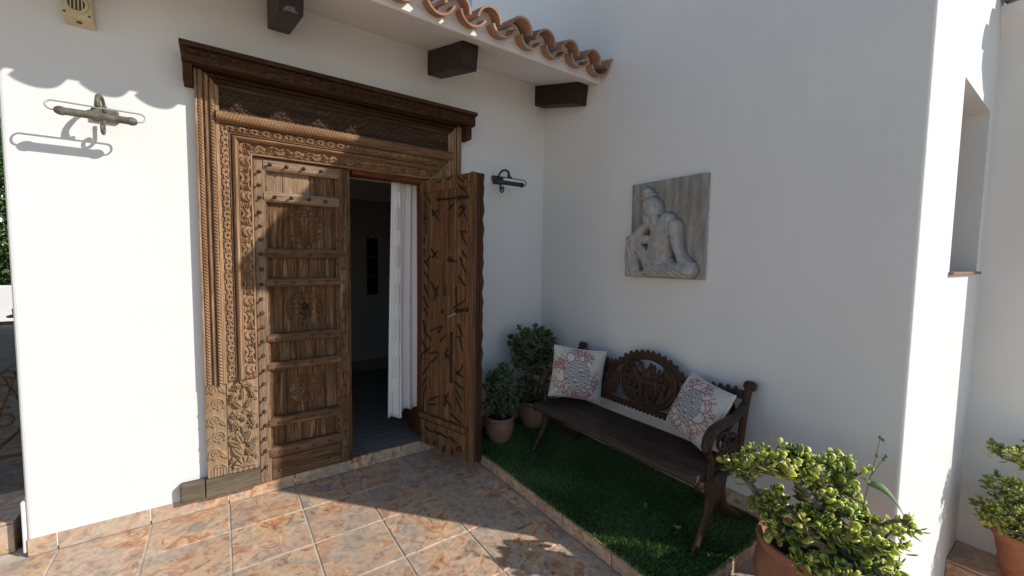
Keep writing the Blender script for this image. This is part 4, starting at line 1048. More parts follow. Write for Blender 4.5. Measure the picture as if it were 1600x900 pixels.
    hair = ins & ((v > 0.42+0.10*np.cos(3*u)) | (u > 0.80))
    S = np.where(hair, S+0.005+0.0022*np.sin(u*26+v*5)*np.cos(v*9), S)
    h, _, _ = ell((0.445, 0.708), 0.013, 0.036, ang+0.1, 0.020, 0.016); put(h)
    h, _, _ = ell((0.475, 0.655), 0.009, 0.020, ang+0.1, 0.014, 0.012); put(h)
    h, uu, vv = ell((0.285, 0.835), 0.055, 0.018, ang, 0.014, 0.022); put(h+np.where(h > 0, 0.002*np.sin(uu*14), 0))
    h, uu, vv = ell((0.262, 0.880), 0.036, 0.034, ang, 0.010, 0.026); put(h+np.where(h > 0, 0.0022*np.sin(uu*9+vv*6), 0))
    def loc(u, v):
        ca, sa = math.cos(ang), math.sin(ang); x, y = u*0.066, v*0.084
        return (0.355+(x*ca-y*sa)/W, 0.710+(x*sa+y*ca)/H)
    h, _, _ = cap(loc(-0.12, 0.22), loc(-0.20, -0.22), 0.0060, 0.0115, 0.050, 0.053, 0.8); put(h)
    for s in (-1, 1):
        c = loc(-0.14+0.40*s, 0.12); h, _, vv = ell(c, 0.0155, 0.0085, ang, 0.046-0.004*(s > 0), 0.010); put(h)
        groove(loc(-0.14+0.40*s-0.24, 0.07), loc(-0.14+0.40*s+0.24, 0.07), 0.0018, 0.006, -0.003)
        groove(loc(-0.14+0.40*s-0.26, 0.26), loc(-0.14+0.40*s+0.26, 0.26), 0.0022, 0.004, 0.004)
    h, _, _ = ell(loc(-0.20, -0.47), 0.015, 0.0065, ang, 0.044, 0.010); put(h)
    groove(loc(-0.44, -0.46), loc(0.04, -0.46), 0.0016, 0.006, -0.002)
    # drapery folds
    for i in range(5): groove((0.39+i*0.006, 0.335-i*0.030), (0.56-i*0.004, 0.335-i*0.030), 0.0035, 0.0042, -0.028)
    for i in range(7): groove((0.40+i*0.06, 0.16-i*0.006), (0.50+i*0.055, 0.045), 0.004, 0.0045, 0.012)
    for i in range(5): groove((0.07+i*0.03, 0.36-i*0.025), (0.09+i*0.05, 0.08), 0.0035, 0.0045, 0.012)
    for i in range(3): groove((0.52+i*0.028, 0.57), (0.515+i*0.03, 0.29+i*0.02), 0.003, 0.0040, -0.006)
    for i in range(3): groove((0.62, 0.42-i*0.05), (0.60+i*0.01, 0.22-i*0.01), 0.0035, 0.003, 0.01)
    # soften
    for _ in range(1):
        Q = S.copy(); Q[1:-1, 1:-1] = (4*S[1:-1, 1:-1]+S[:-2, 1:-1]+S[2:, 1:-1]+S[1:-1, :-2]+S[1:-1, 2:])/8; S = Q
    fig = np.clip((S-0.007)/0.006, 0, 1)
    S = S*1.6+0.012*np.clip((S-0.004)/0.003, 0, 1)
    near = fig.copy()
    for _ in range(7):
        Q = near.copy(); Q[1:-1, 1:-1] = np.maximum.reduce([near[1:-1, 1:-1], near[:-2, 1:-1], near[2:, 1:-1], near[1:-1, :-2], near[1:-1, 2:]]); near = Q
    S = S-0.012*np.clip(near-fig, 0, 1)
    # rough plaque edge
    D = S+0.034
    outside = (A < 0.0) & (S < 0.006)
    D = np.where(outside, 0.004, D)
    D[:, 0] = D[:, -1] = 0.002; D[-1] = 0.002; D[0] = 0.002
    jit = 0.0008*np.sin(Y*37)+0.0006*np.sin(Y*91)
    Yw = 2.062-X-0.0; 
    edge = (A > 0.985); Yw = np.where(edge, Yw+jit, Yw)
    lean = -0.010*(B-0.5)
    V = np.stack([XB-0.001-D, Yw+lean*0, 1.492+Y], -1).reshape(-1, 3)
    o = hfield('carved_slab', V, na, nb, 'relief_stone', t, True); set_attr(o.data, 'wear', (fig*0.65).ravel())
relief()

# ================================================================== BENCH
def bench():
    ZT = 0.082; y0, y1 = 1.145, 2.500; yc = (y0+y1)/2-0.01
    t = thing('garden_bench', 'dark wooden bench with carved medallion backrest and ornate iron ends', 'bench', (2.25, yc, ZT))
    # seat slats, slightly dished
    xs = [(1.985, 2.085, 0.487), (2.090, 2.190, 0.490), (2.195, 2.295, 0.484), (2.300, 2.405, 0.480)]
    for i, (a, b, z) in enumerate(xs):
        n = 8; vs = []; fs = []
        prof = [(a, z-0.036), (a, z-0.010), (a+0.012, z), (b-0.006, z+(0.003 if i == 0 else -0.002)), (b, z-0.006), (b, z-0.036)]
        if i == 0: prof = [(a+0.012, z-0.052), (a-0.006, z-0.034), (a-0.004, z-0.010), (a+0.022, z+0.004), (b, z+0.002), (b, z-0.036)]
        m = len(prof); yy = np.linspace(y0-0.005, y1+0.005, n)
        for y in yy:
            w = 0.002*math.sin(y*7+i)
            vs += [(x+w, y, zz+w*0.6) for x, zz in prof]
        for k in range(n-1): fs += [(k*m+j, k*m+(j+1) % m, (k+1)*m+(j+1) % m, (k+1)*m+j) for j in range(m)]
        fs += [tuple(reversed(range(m))), tuple(range((n-1)*m, n*m))]
        o = MB().add(vs, fs).build('seat_slat', 'bench_wood', t, bevel=0.003); fixn(o)
    # iron ends
    def end(y):
        e = bpy.data.objects.new('bench_end', None); COL.objects.link(e); e.parent = t
        s = 1 if y > yc else -1
        def bar(name, pts, rad, flat=0.75, n=10): return MB().tube([(x, y+dy, z) for x, dy, z in pts], rad, n, True, flat, up=(0, 1, 0) if False else None).build(name, 'bench_iron', e, True)
        # front leg: trunk from seat, sweeping to the foot
        bar('leg', [(2.10, 0, 0.455), (2.125, 0, 0.39), (2.13, 0, 0.32), (2.105, 0, 0.25), (2.065, 0, 0.19), (2.03, 0, 0.14), (2.005, 0, 0.105), (1.995, 0, ZT+0.004)],
            [0.030, 0.033, 0.036, 0.030, 0.025, 0.021, 0.022, 0.030])
        bar('leg', [(2.26, 0, 0.455), (2.235, 0, 0.39), (2.235, 0, 0.32), (2.27, 0, 0.25), (2.34, 0, 0.19), (2.42, 0, 0.145), (2.47, 0, 0.11), (2.490, 0, ZT+0.004)],
            [0.030, 0.033, 0.036, 0.030, 0.025, 0.021, 0.022, 0.028])
        bar('leg_web', [(2.18, 0, 0.465), (2.182, 0, 0.40), (2.184, 0, 0.33), (2.185, 0, 0.275)], [0.085, 0.062, 0.065, 0.040], 0.34)
        bar('seat_bearer', [(2.00, 0, 0.440), (2.10, 0, 0.432), (2.25, 0, 0.430), (2.42, 0, 0.425)], [0.022, 0.022, 0.022, 0.020])
        bar('back_post', [(2.405, 0, 0.42), (2.425, 0, 0.52), (2.445, 0, 0.64), (2.465, 0, 0.76), (2.490, 0, 0.855), (2.515, 0, 0.895)], [0.026, 0.024, 0.024, 0.027, 0.029, 0.024])
        sc = MB().lathe([(0.0, -0.034), (0.020, -0.032), (0.029, -0.020), (0.031, 0), (0.029, 0.020), (0.020, 0.032), (0.0, 0.034)], (2.520, y, 0.888), 14, 'y').build('scroll_top', 'bench_iron', e, True)
        arm = [(2.475, 0, 0.800), (2.43, 0, 0.765), (2.36, 0, 0.735), (2.28, 0, 0.725), (2.20, 0, 0.722), (2.13, 0, 0.708), (2.085, 0, 0.672), (2.068, 0, 0.628), (2.078, 0, 0.598)]
        bar('arm_rest', arm, [0.022, 0.024, 0.026, 0.027, 0.028, 0.030, 0.030, 0.027, 0.022], 1.0)
        bar('arm_support', [(2.075, 0, 0.60), (2.110, 0, 0.575), (2.125, 0, 0.535), (2.115, 0, 0.485), (2.09, 0, 0.445)], [0.020, 0.020, 0.022, 0.024, 0.026])
        # vine tracery under the arm
        rg = random.Random(4)
        sw = []
        for cx, cz, r, ph in ((2.23, 0.62, 0.062, 0.3), (2.345, 0.615, 0.058, 2.2), (2.285, 0.535, 0.042, 4.0), (2.385, 0.53, 0.036, 1.0)):
            pts = []
            for a in np.linspace(0, 2.2*math.pi, 18):
                rr = r*(1-a/(3.4*math.pi)); pts.append((cx+rr*math.cos(a+ph), 0, cz+rr*math.sin(a+ph)))
            bar('scroll', pts, [0.013-0.006*i/17 for i in range(18)], 0.9, 7)
        for p0, p1 in (((2.12, 0.52), (2.40, 0.60)), ((2.20, 0.49), (2.30, 0.70)), ((2.42, 0.50), (2.30, 0.56))):
            bar('stem', [(p0[0], 0, p0[1]), ((p0[0]+p1[0])/2, 0, (p0[1]+p1[1])/2+0.02), (p1[0], 0, p1[1])], [0.011, 0.012, 0.010], 0.9, 7)
    end(y0-0.008); end(y1+0.008)
    # backrest: leaning plane  x = 2.428 + 0.13*(z-0.5)
    bx = lambda z: 2.436+0.13*(z-0.5)
    bk = bpy.data.objects.new('backrest', None); COL.objects.link(bk); bk.parent = t
    zc = 0.752; RX, RZ = 0.235, 0.180
    def top_z(y):
        d = abs(y-yc); arch = zc+math.sqrt(max(0, 1-(d/(RX+0.055))**2))*(RZ+0.012) if d < RX+0.055 else 0
        return max(0.826+0.022*max(0, (d-0.35)/0.3)-0.012*math.exp(-((d-0.33)/0.07)**2), arch)
    ysr = np.linspace(y0+0.01, y1-0.01, 60)
    zs_ = [top_z(y) for y in ysr]
    zs_ = [sum(zs_[max(0, i-2):i+3])/len(zs_[max(0, i-2):i+3]) for i in range(len(zs_))]
    MB().tube([(bx(z), y, z) for y, z in zip(ysr, zs_)], 0.019, 8).build('top_rail', 'bench_iron', bk, True)
    MB().tube([(bx(z-0.02)-0.012, y, z-0.024) for y, z in zip(ysr, zs_)], 0.008, 6).build('top_bead', 'bench_iron', bk, True)
    kn = with_mat(MB().ball((0, 0, 0), 0.0155, 8, 5, (0.8, 1, 1.15)).mesh('knob', True), 'bench_iron')
    L = 0
    for i in range(1, len(ysr)):
        L += math.hypot(ysr[i]-ysr[i-1], zs_[i]-zs_[i-1])
        if L > 0.0335:
            L = 0; nx_ = -(zs_[i]-zs_[i-1]); nz_ = (ysr[i]-ysr[i-1]); q = math.hypot(nx_, nz_)
            piece('knob', kn, bk, (bx(zs_[i])+0.002, ysr[i]+0.018*nx_/q, zs_[i]+0.018*nz_/q))
    zl = 0.560
    MB().tube([(bx(zl), y, zl) for y in np.linspace(y0, y1, 12)], 0.014, 8).build('bottom_rail', 'bench_iron', bk, True)
    MB().tube([(bx(zl)-0.008, y, zl+0.020) for y in np.linspace(y0, y1, 12)], 0.007, 6).build('bottom_bead', 'bench_iron', bk, True)
    for y in np.arange(y0+0.03, y1-0.02, 0.0335): piece('knob', kn, bk, (bx(zl), y, zl-0.014))
    # medallions
    def ring(cy, cz, rx, rz, rad, name='medallion_ring'):
        pts = [(bx(cz+rz*math.sin(a)), cy+rx*math.cos(a), cz+rz*math.sin(a)) for a in np.linspace(0, TAU, 49)]
        MB().tube(pts, rad, 8, False).build(name, 'bench_iron', bk, True)
    def plate(cy, cz, rx, rz, fn, n, name='medallion'):
        q = np.linspace(-1, 1, n); A, B = np.meshgrid(q, q, indexing='ij'); rr = np.maximum(np.abs(A), np.abs(B)); r = np.hypot(A, B)+1e-9
        U = A*rr/r; V_ = B*rr/r; Hh, keep = fn(U, V_)
        Y = cy-U*rx; Z = cz+V_*rz; X = 2.436+0.13*(Z-0.5)-Hh
        V = np.stack([X, Y, Z], -1).reshape(-1, 3)-np.array(wloc(bk))
        F = grid_faces(n, n, True); k = keep.ravel(); F = F[k[F].all(1)]
        me = raw_mesh(name, V, F, True); o = link(name, me, 'bench_iron', bk)
        s = o.modifiers.new('s', 'SOLIDIFY'); s.thickness = 0.012; s.offset = -1
        return o
    def seg(U, V_, x0, y0_, x1, y1_, r0, r1):
        dx, dy = x1-x0, y1_-y0_; tt = np.clip(((U-x0)*dx+(V_-y0_)*dy)/(dx*dx+dy*dy+1e-9), 0, 1)
        d = np.hypot(U-x0-tt*dx, V_-y0_-tt*dy); r = r0+(r1-r0)*tt
        return np.sqrt(np.clip(1-(d/r)**2, 0, 1))
    def horse(U, V_):
        h = np.zeros_like(U); fig = np.zeros_like(U)
        for s in ((-0.30, 0.02, 0.34, 0.0, 0.19, 0.20), (-0.34, 0.10, -0.52, 0.48, 0.15, 0.10), (-0.50, 0.48, -0.72, 0.36, 0.10, 0.07), (-0.30, -0.05, -0.42, -0.40, 0.10, 0.06), (-0.42, -0.40, -0.30, -0.62, 0.06, 0.05),
                  (-0.20, -0.1, -0.12, -0.62, 0.09, 0.05), (0.34, -0.05, 0.46, -0.38, 0.12, 0.06), (0.46, -0.38, 0.36, -0.68, 0.06, 0.05), (0.28, -0.1, 0.18, -0.66, 0.10, 0.05), (0.46, 0.05, 0.74, 0.10, 0.06, 0.10), (0.74, 0.10, 0.70, -0.35, 0.10, 0.06)):
            fig = np.maximum(fig, seg(U, V_, *s))
        for k in range(9):
            a = -0.9+k*0.2; fig = np.maximum(fig, 0.8*seg(U, V_, -0.10+0.06*k, 0.22, -0.22+0.09*k+0.1*math.sin(k), 0.62+0.08*math.cos(k*2), 0.06, 0.03))
        fol = np.zeros_like(U); rg = np.random.default_rng(2)
        for k in range(46):
            an = rg.uniform(0, TAU); rr = rg.uniform(0.45, 0.90); x, y = rr*math.cos(an), rr*math.sin(an); a2 = rg.uniform(0, TAU)
            fol = np.maximum(fol, 0.6*almond(U, V_, x, y, a2, 0.26, 0.075))
        h = np.maximum(fig, fol); r = np.hypot(U, V_)
        keep = (h > 0.03) | (r > 0.93) | (V_ < 0.34) | (np.abs(U) > 0.55)
        return 0.002+0.030*h, keep
    ring(yc, zc, RX, RZ, 0.017); ring(yc, zc, RX*0.90, RZ*0.89, 0.008, 'medallion_bead')
    plate(yc, zc, RX*0.92, RZ*0.92, horse, 170)
    def tang(seed):
        def fn(U, V_):
            rg = np.random.default_rng(seed); h = np.zeros_like(U)
            for k in range(34):
                an = rg.uniform(0, TAU); rr = rg.uniform(0, 0.85); h = np.maximum(h, almond(U, V_, rr*math.cos(an), rr*math.sin(an), rg.uniform(0, TAU), 0.5, 0.13))
            return 0.002+0.020*h, (h > 0.02) | (np.hypot(U, V_) > 0.5)
        return fn
    for s in (-1, 1):
        for k, (off, rx) in enumerate(((0.345, 0.088), (0.535, 0.085))):
            ring(yc+s*off, 0.700, rx, 0.118, 0.010); plate(yc+s*off, 0.700, rx*0.95, 0.118*0.95, tang(10+k), 70, 'small_medallion')
bench()

# ================================================================== CUSHIONS
def cushion(label, center, Rm, side, seed):
    n = 170; rg = np.random.default_rng(seed); rr = random.Random(seed)
    q = np.linspace(-1, 1, n); U, V_ = np.meshgrid(q, q, indexing='ij')
    pu = 1-np.abs(U)**2.6; pv = 1-np.abs(V_)**2.6
    T = 0.078*np.sqrt(np.clip(pu*pv, 0, 1))*(1+0.06*np.sin(5*U+2*V_)+0.04*np.sin(9*V_-4*U))
    k = 0.055
    Xl = U*(1-k*(1-V_**2))*side/2; Yl = V_*(1-k*(1-U**2))*side/2
    wr = 0.0022*np.sin(24*(U+V_))*np.exp(-((np.abs(U)-0.86)/0.1)**2)+0.0022*np.sin(26*(U-V_))*np.exp(-((np.abs(V_)-0.86)/0.1)**2)
    # print
    col = np.empty(U.shape+(4,)); col[..., :3] = (0.60, 0.56, 0.51); col[..., 3] = 1
    segs = []
    def grow(x, y, a, L, w, d):
        x1, y1 = x+L*math.cos(a), y+L*math.sin(a); segs.append((x, y, x1, y1, w))
        if d == 0: return
        for da in ((-0.5, 0.55) if rr.random() < 0.8 else (rr.uniform(-0.3, 0.3),)):
            grow(x1, y1, a+da*rr.uniform(0.7, 1.3), L*rr.uniform(0.72, 0.95), w*0.86, d-1)
    for k2 in range(20):
        an = TAU*k2/20+rr.uniform(-0.1, 0.1)
        if -0.55 < math.sin(an) and math.cos(an) > 0.72 and rr.random() < 0.75: continue
        bx_, by_ = -0.05+0.47*math.cos(an), 0.0+0.56*math.sin(an)
        grow(bx_, by_, an+rr.choice((-1, 1))*rr.uniform(0.1, 1.0), 0.145, 0.024, 4)
    D = np.full(U.shape, 9.0)
    for x0, y0, x1, y1, w in segs:
        dx, dy = x1-x0, y1-y0; t_ = np.clip(((U-x0)*dx+(V_-y0)*dy)/(dx*dx+dy*dy), 0, 1)
        D = np.minimum(D, np.hypot(U-x0-t_*dx, V_-y0-t_*dy)/w)
    red = np.clip((1.25-D)/0.5, 0, 1)[..., None]
    halo = np.clip((4.6-D)/3, 0, 1)[..., None]*0.12
    col[..., :3] = col[..., :3]*(1-halo)+np.array((0.57, 0.42, 0.40))*halo
    col[..., :3] = col[..., :3]*(1-red)+np.array((0.34, 0.155, 0.155))*red
    fx, fy = (U+0.05)/0.52, (V_-0.02)/0.62
    fish = fx*fx+fy*fy < 1
    ph = 30*V_+0.8*np.sin(5*U+3*np.sin(4*V_))+1.1*np.sin(17*U+8*V_)+0.9*np.sin(33*U-13*V_)
    st = np.clip(0.5+1.6*np.sin(ph*2.3), 0, 1)[..., None]
    fcol = np.array((0.56, 0.56, 0.55))*(1-st)+np.array((0.15, 0.16, 0.165))*st
    col[..., :3] = np.where(fish[..., None], fcol, col[..., :3])
    ed = np.abs(fx*fx+fy*fy-0.95) < 0.05
    col[..., :3] = np.where(ed[..., None], np.array((0.25, 0.24, 0.23)), col[..., :3])
    tail = (U > 0.40) & (U < 0.66) & (np.abs(V_-0.02) < 0.05+0.5*(U-0.40))
    tl = np.clip(0.5+0.9*np.sin(60*V_), 0, 1)[..., None]*0.35
    col[..., :3] = np.where(tail[..., None] & (red < 0.5), col[..., :3]*(1-tl)+np.array((0.42, 0.41, 0.38))*tl, col[..., :3])
    Rm = np.array(Rm); c = np.array(center)
    def pts(sg): 
        L = np.stack([Xl, Yl, sg*(T+wr*(T > 0.004))], -1).reshape(-1, 3); return c+L @ Rm.T
    Vf, Vb = pts(1), pts(-1)
    t = thing('cushion', label, 'cushion', tuple(c-Rm[:, 1]*side/2), 'coral-print cushions on the bench')
    off = np.array(t.location)
    me = raw_mesh('front_cover', Vf-off, grid_faces(n, n, True), True); set_attr(me, 'print', col.reshape(-1, 4), True)
    link('front_cover', me, 'print_fabric', t)
    me = raw_mesh('back_cover', Vb-off, grid_faces(n, n, False), True); cb = np.ones((n*n, 4)); cb[:, :3] = (0.60, 0.56, 0.51); set_attr(me, 'print', cb, True)
    link('back_cover', me, 'print_fabric', t)
    rim = [0*0]
    edge = [Vf.reshape(n, n, 3)[i, 0] for i in range(0, n, 6)]+[Vf.reshape(n, n, 3)[-1, j] for j in range(0, n, 6)]+[Vf.reshape(n, n, 3)[i, -1] for i in range(n-1, -1, -6)]+[Vf.reshape(n, n, 3)[0, j] for j in range(n-1, -1, -6)]
    MB().tube([tuple(e) for e in edge]+[tuple(edge[0])], 0.0032, 6, False).build('piping', 'curtain_band', t, True)
cushion('square coral-print cushion propped upright at the far end of the bench', (2.268, 2.312, 0.722),
        [[0.7635, 0.1021, -0.6377], [-0.6376, -0.0378, -0.7695], [-0.1027, 0.9941, 0.0362]], 0.405, 11)
cushion('coral-print cushion slumped sideways against the near armrest of the bench', (2.365, 1.362, 0.705),
        [[-0.3344, 0.3583, -0.8717], [-0.9358, -0.2359, 0.262], [-0.1117, 0.9033, 0.4142]], 0.375, 23)

# ================================================================== POTS AND JADE PLANTS
def pot(t, c, prof, mat, soil_z, soil_r, n=40):
    weighted(MB().lathe(prof, c, n).build('pot', mat, t))
    m = MB(); k = 20; vs = [(c[0], c[1], c[2]+soil_z+0.01)]+[(c[0]+soil_r*math.cos(TAU*i/k), c[1]+soil_r*math.sin(TAU*i/k), c[2]+soil_z) for i in range(k)]
    m.add(vs, [(0, 1+i, 1+(i+1) % k) for i in range(k)]).build('soil', 'soil', t, True)

# one jade leaf: thick spoon shape along +x, unit length
def jade_leaf_data():
    st = [(0.0, 0.05, 0.035), (0.28, 0.22, 0.070), (0.58, 0.40, 0.085), (0.86, 0.33, 0.065)]
    vs = []; fs = []
    for x, wd, th in st:
        up = 0.16*x*x
        vs += [(x, wd, up+0.03), (x, 0, up+th*0.35), (x, -wd, up+0.03), (x, 0, up-th)]
    vs.append((1.0, 0, 0.17))
    for i in range(3):
        for j in range(4): fs.append((4*i+j, 4*i+(j+1) % 4, 4*i+4+(j+1) % 4, 4*i+4+j))
    for j in range(4): fs.append((12+j, 12+(j+1) % 4, 16))
    tone = [0, 0, 0, 0, .25, .1, .25, .1, .5, .15, .5, .15, .8, .3, .8, .3, 1.0]
    return np.array(vs), fs, np.array(tone)
LV, LF, LT = jade_leaf_data()
def leaf_mesh(mat, tone):
    me = bpy.data.meshes.new('leaf'); me.from_pydata([tuple(v) for v in LV], [], [f[::-1] for f in LF]); me.polygons.foreach_set('use_smooth', [True]*len(me.polygons)); me.update()
    set_attr(me, 'tone', np.clip(tone+0.22*LT, 0, 1)); return with_mat(me, mat)

def jade(t, base, tips_fn, mat, leaf_len, seed, n_main, spread, single=0, trunk_r=0.022, leaves=(3, 4), sub=(2, 4)):
    """trunks rise from base; tips_fn(rng) gives target points for rosettes; branches grown from nearest node"""
    rg = random.Random(seed); base = Vector(base)
    tips = tips_fn(rg)
    tips.sort(key=lambda p: (Vector(p[:3])-base).length)
    nodes = []; paths = []
    for k in range(n_main):
        a = TAU*k/n_main+rg.uniform(-.4, .4); b0 = base+Vector((math.cos(a), math.sin(a), 0))*spread*rg.uniform(0.2, 0.6)
        nodes.append([b0, None, trunk_r*rg.uniform(0.8, 1.1)])
    for tp in tips:
        tp = Vector(tp[:3])
        best = None; bd = 1e9
        for i, (p, par, r) in enumerate(nodes):
            d = (tp-p).length*(1.0+0.9*max(0, (p.z-tp.z)/((tp-p).length+1e-6)))
            if d < bd: bd = d; best = i
        p = nodes[best][0]; d = (tp-p).length; steps = max(2, int(d/0.045)); prev = best
        midp = p.lerp(tp, 0.5)+Vector((rg.uniform(-1, 1), rg.uniform(-1, 1), rg.uniform(-0.2, 0.9)))*d*0.14
        for s in range(1, steps+1):
            f = s/steps; q = (p*(1-f)**2+midp*2*f*(1-f)+tp*f*f); nodes.append([q, prev, 0.0]); prev = len(nodes)-1
        paths.append(prev)
    load = [0.0]*len(nodes)
    for e in paths:
        i = e
        while i is not None: load[i] += 1; i = nodes[i][1]
    rad = [min(trunk_r, 0.0042*(l**0.46)) for l in load]
    m = MB(); done = set()
    for e in paths:
        ch = []; i = e
        while i is not None:
            ch.append(i)
            if i in done: break
            done.add(i); i = nodes[i][1]
        if len(ch) > 1: m.tube([nodes[i][0]+Vector((rg.uniform(-1, 1), rg.uniform(-1, 1), 0))*0.0015 for i in reversed(ch)], [rad[i] for i in reversed(ch)], 7)
    if m.v: m.build('branches', 'jade_bark', t, True)
    # rosettes
    L = []
    for e in paths:
        p = nodes[e][0]; q = nodes[nodes[e][1]][0]; ax = (p-q).normalized(); ax = (ax+Vector((0, 0, 0.75))+Vector((rg.uniform(-.4, .4), rg.uniform(-.4, .4), 0))).normalized()
        ref = ax.orthogonal().normalized(); ph = rg.uniform(0, TAU); ts = rg.uniform(0.2, 0.75); npair = rg.randint(*leaves)
        for k in range(npair):
            el = R(8+62*k/max(1, npair-1)); sc = leaf_len*(1.0-0.52*k/npair)*rg.uniform(0.68, 1.22)
            for s in (0, 1):
                a = ph+k*math.pi/2+s*math.pi+rg.uniform(-.25, .25)
                rd = Quaternion(ax, a) @ ref; d = (rd*math.cos(el)+ax*math.sin(el)).normalized()
                side = ax.cross(d).normalized(); up = d.cross(side)
                up2 = (up*math.cos(.0)+side*rg.uniform(-.35, .35)).normalized(); side = up2.cross(d).normalized()
                up2 = d.cross(side)
                o = p-ax*(0.014*(npair-1-k))+d*0.004
                L.append((o, d, side, up2, sc, min(1, max(0, ts+rg.uniform(-.18, .18)-(0.15 if k == 0 else 0)))))
    camp = Vector((0, 0, 1.6)); L.sort(key=lambda q: (q[0]-camp).length)
    mats = [leaf_mesh(mat, b) for b in (0.12, 0.35, 0.60, 0.85)] if single else None
    off = wloc(t)
    for (o, d, s, u, sc, tn) in L[:single]:
        ob = bpy.data.objects.new('leaf', mats[min(3, int(tn*4))]); COL.objects.link(ob); ob.parent = t
        mw = Matrix((d*sc, s*sc, u*sc)).transposed().to_4x4(); mw.translation = o-off; ob.matrix_local = mw
    rest = L[single:]
    if rest:
        VV = []; FF = []; TT = []
        for i, (o, d, s, u, sc, tn) in enumerate(rest):
            M = np.array([list(d), list(s), list(u)])*sc
            VV.append(LV @ M+np.array(o-off)); TT.append(np.clip(tn+0.22*LT, 0, 1))
            FF += [tuple(17*i+k for k in f[::-1]) for f in LF]
        me = bpy.data.meshes.new('foliage'); me.from_pydata(np.concatenate(VV).tolist(), [], FF); me.polygons.foreach_set('use_smooth', [True]*len(me.polygons)); me.update()
        set_attr(me, 'tone', np.concatenate(TT)); ob = link('foliage', me, mat, t); ob['kind'] = 'stuff'

# ---- big pot in the right foreground
PC = Vector((2.130, 0.683, 0.0))
big = thing('potted_jade_plant', 'large sunlit jade plant in a round terracotta pot beside the bench', 'potted plant', tuple(PC), 'jade plants in pots')
pot(big, tuple(PC), [(0.0, 0.002), (0.135, 0.002), (0.150, 0.02), (0.188, 0.10), (0.205, 0.18), (0.200, 0.245), (0.178, 0.285), (0.172, 0.300), (0.176, 0.312), (0.196, 0.322), (0.200, 0.340), (0.194, 0.356), (0.180, 0.358), (0.172, 0.345), (0.168, 0.25), (0.16, 0.2)], 'terracotta', 0.315, 0.170, 48)
rdir = Vector((0.305, -0.952, 0)); fdir = Vector((0.952, 0.305, 0))
def big_tips(rg):
    T = []
    def blob(l, f, z, rl, rf, rz, n):
        k = 0
        while k < n:
            u, v, w_ = (rg.uniform(-1, 1) for _ in range(3))
            if u*u+v*v+w_*w_ > 1: continue
            p = PC+rdir*(l+u*rl)+fdir*(f+v*rf)+Vector((0, 0, z+w_*rz))
            if p.x > XB-0.05 and p.y > YC-0.05: continue
            T.append(tuple(p)); k += 1
    blob(-0.13, 0.00, 0.690, 0.165, 0.13, 0.080, 50)
    blob(-0.30, 0.00, 0.620, 0.075, 0.06, 0.050, 12)
    blob(0.06, 0.08, 0.700, 0.13, 0.08, 0.060, 24)
    blob(-0.06, -0.02, 0.48, 0.17, 0.16, 0.075, 48)
    blob(0.16, -0.02, 0.50, 0.16, 0.13, 0.075, 46)
    blob(0.22, -0.06, 0.37, 0.11, 0.11, 0.095, 44)
    blob(0.315, -0.03, 0.575, 0.03, 0.03, 0.03, 4)
    blob(-0.10, -0.08, 0.42, 0.07, 0.09, 0.040, 8)
    blob(0.12, -0.17, 0.35, 0.18, 0.06, 0.06, 44)
    blob(0.04, 0.04, 0.585, 0.15, 0.10, 0.05, 22)
    return T
jade(big, PC+Vector((0, 0, 0.31)), big_tips, 'jade_leaf', 0.047, 21, 6, 0.12, 300, 0.021, (3, 4))

# ---- weed growing out of the big pot
wl = lambda l, f, z: tuple(PC+rdir*l+fdir*f+Vector((0, 0, z)))
wd = thing('weed', 'thin flowering weed with one long leaf rising from the large pot', 'weed', wl(0.17, 0.06, 0.33))
MB().tube([wl(0.17, 0.06, 0.33), wl(0.18, 0.06, 0.52), wl(0.195, 0.06, 0.66), wl(0.212, 0.06, 0.78), wl(0.222, 0.06, 0.875)], [0.0035, 0.003, 0.0026, 0.002, 0.0015], 5).build('stem', 'weed_green', wd)
MB().tube([wl(0.20, 0.06, 0.70), wl(0.225, 0.06, 0.765), wl(0.245, 0.06, 0.80)], [0.002, 0.0016, 0.0012], 5).build('stem', 'weed_green', wd)
for q in ((0.222, 0.06, 0.88), (0.245, 0.06, 0.805), (0.232, 0.06, 0.872), (0.216, 0.06, 0.80), (0.238, 0.06, 0.79)): MB().ball(wl(*q), 0.007, 6, 4, (1, 1, 1.3)).build('bud', 'weed_green', wd)
m = MB(); vs = []; nl = 9
for i in range(nl+1):
    f = i/nl; wdt = 0.016*math.sin(math.pi*min(1, f**0.7))+0.0008
    c0 = Vector(wl(0.19+0.125*f, 0.06, 0.665+0.03*math.sin(f*2)-0.125*f*f)); sd = Vector((0.5, 0.2, 0.75)).normalized()
    vs += [c0+sd*wdt, c0+Vector((0, 0, -0.002)), c0-sd*wdt]
m.add(vs, [(3*i+j, 3*i+j+1, 3*i+j+4, 3*i+j+3) for i in range(nl) for j in range(2)])
o = m.build('long_leaf', 'weed_green', wd, True); sd_ = o.modifiers.new('s', 'SOLIDIFY'); sd_.thickness = 0.0012

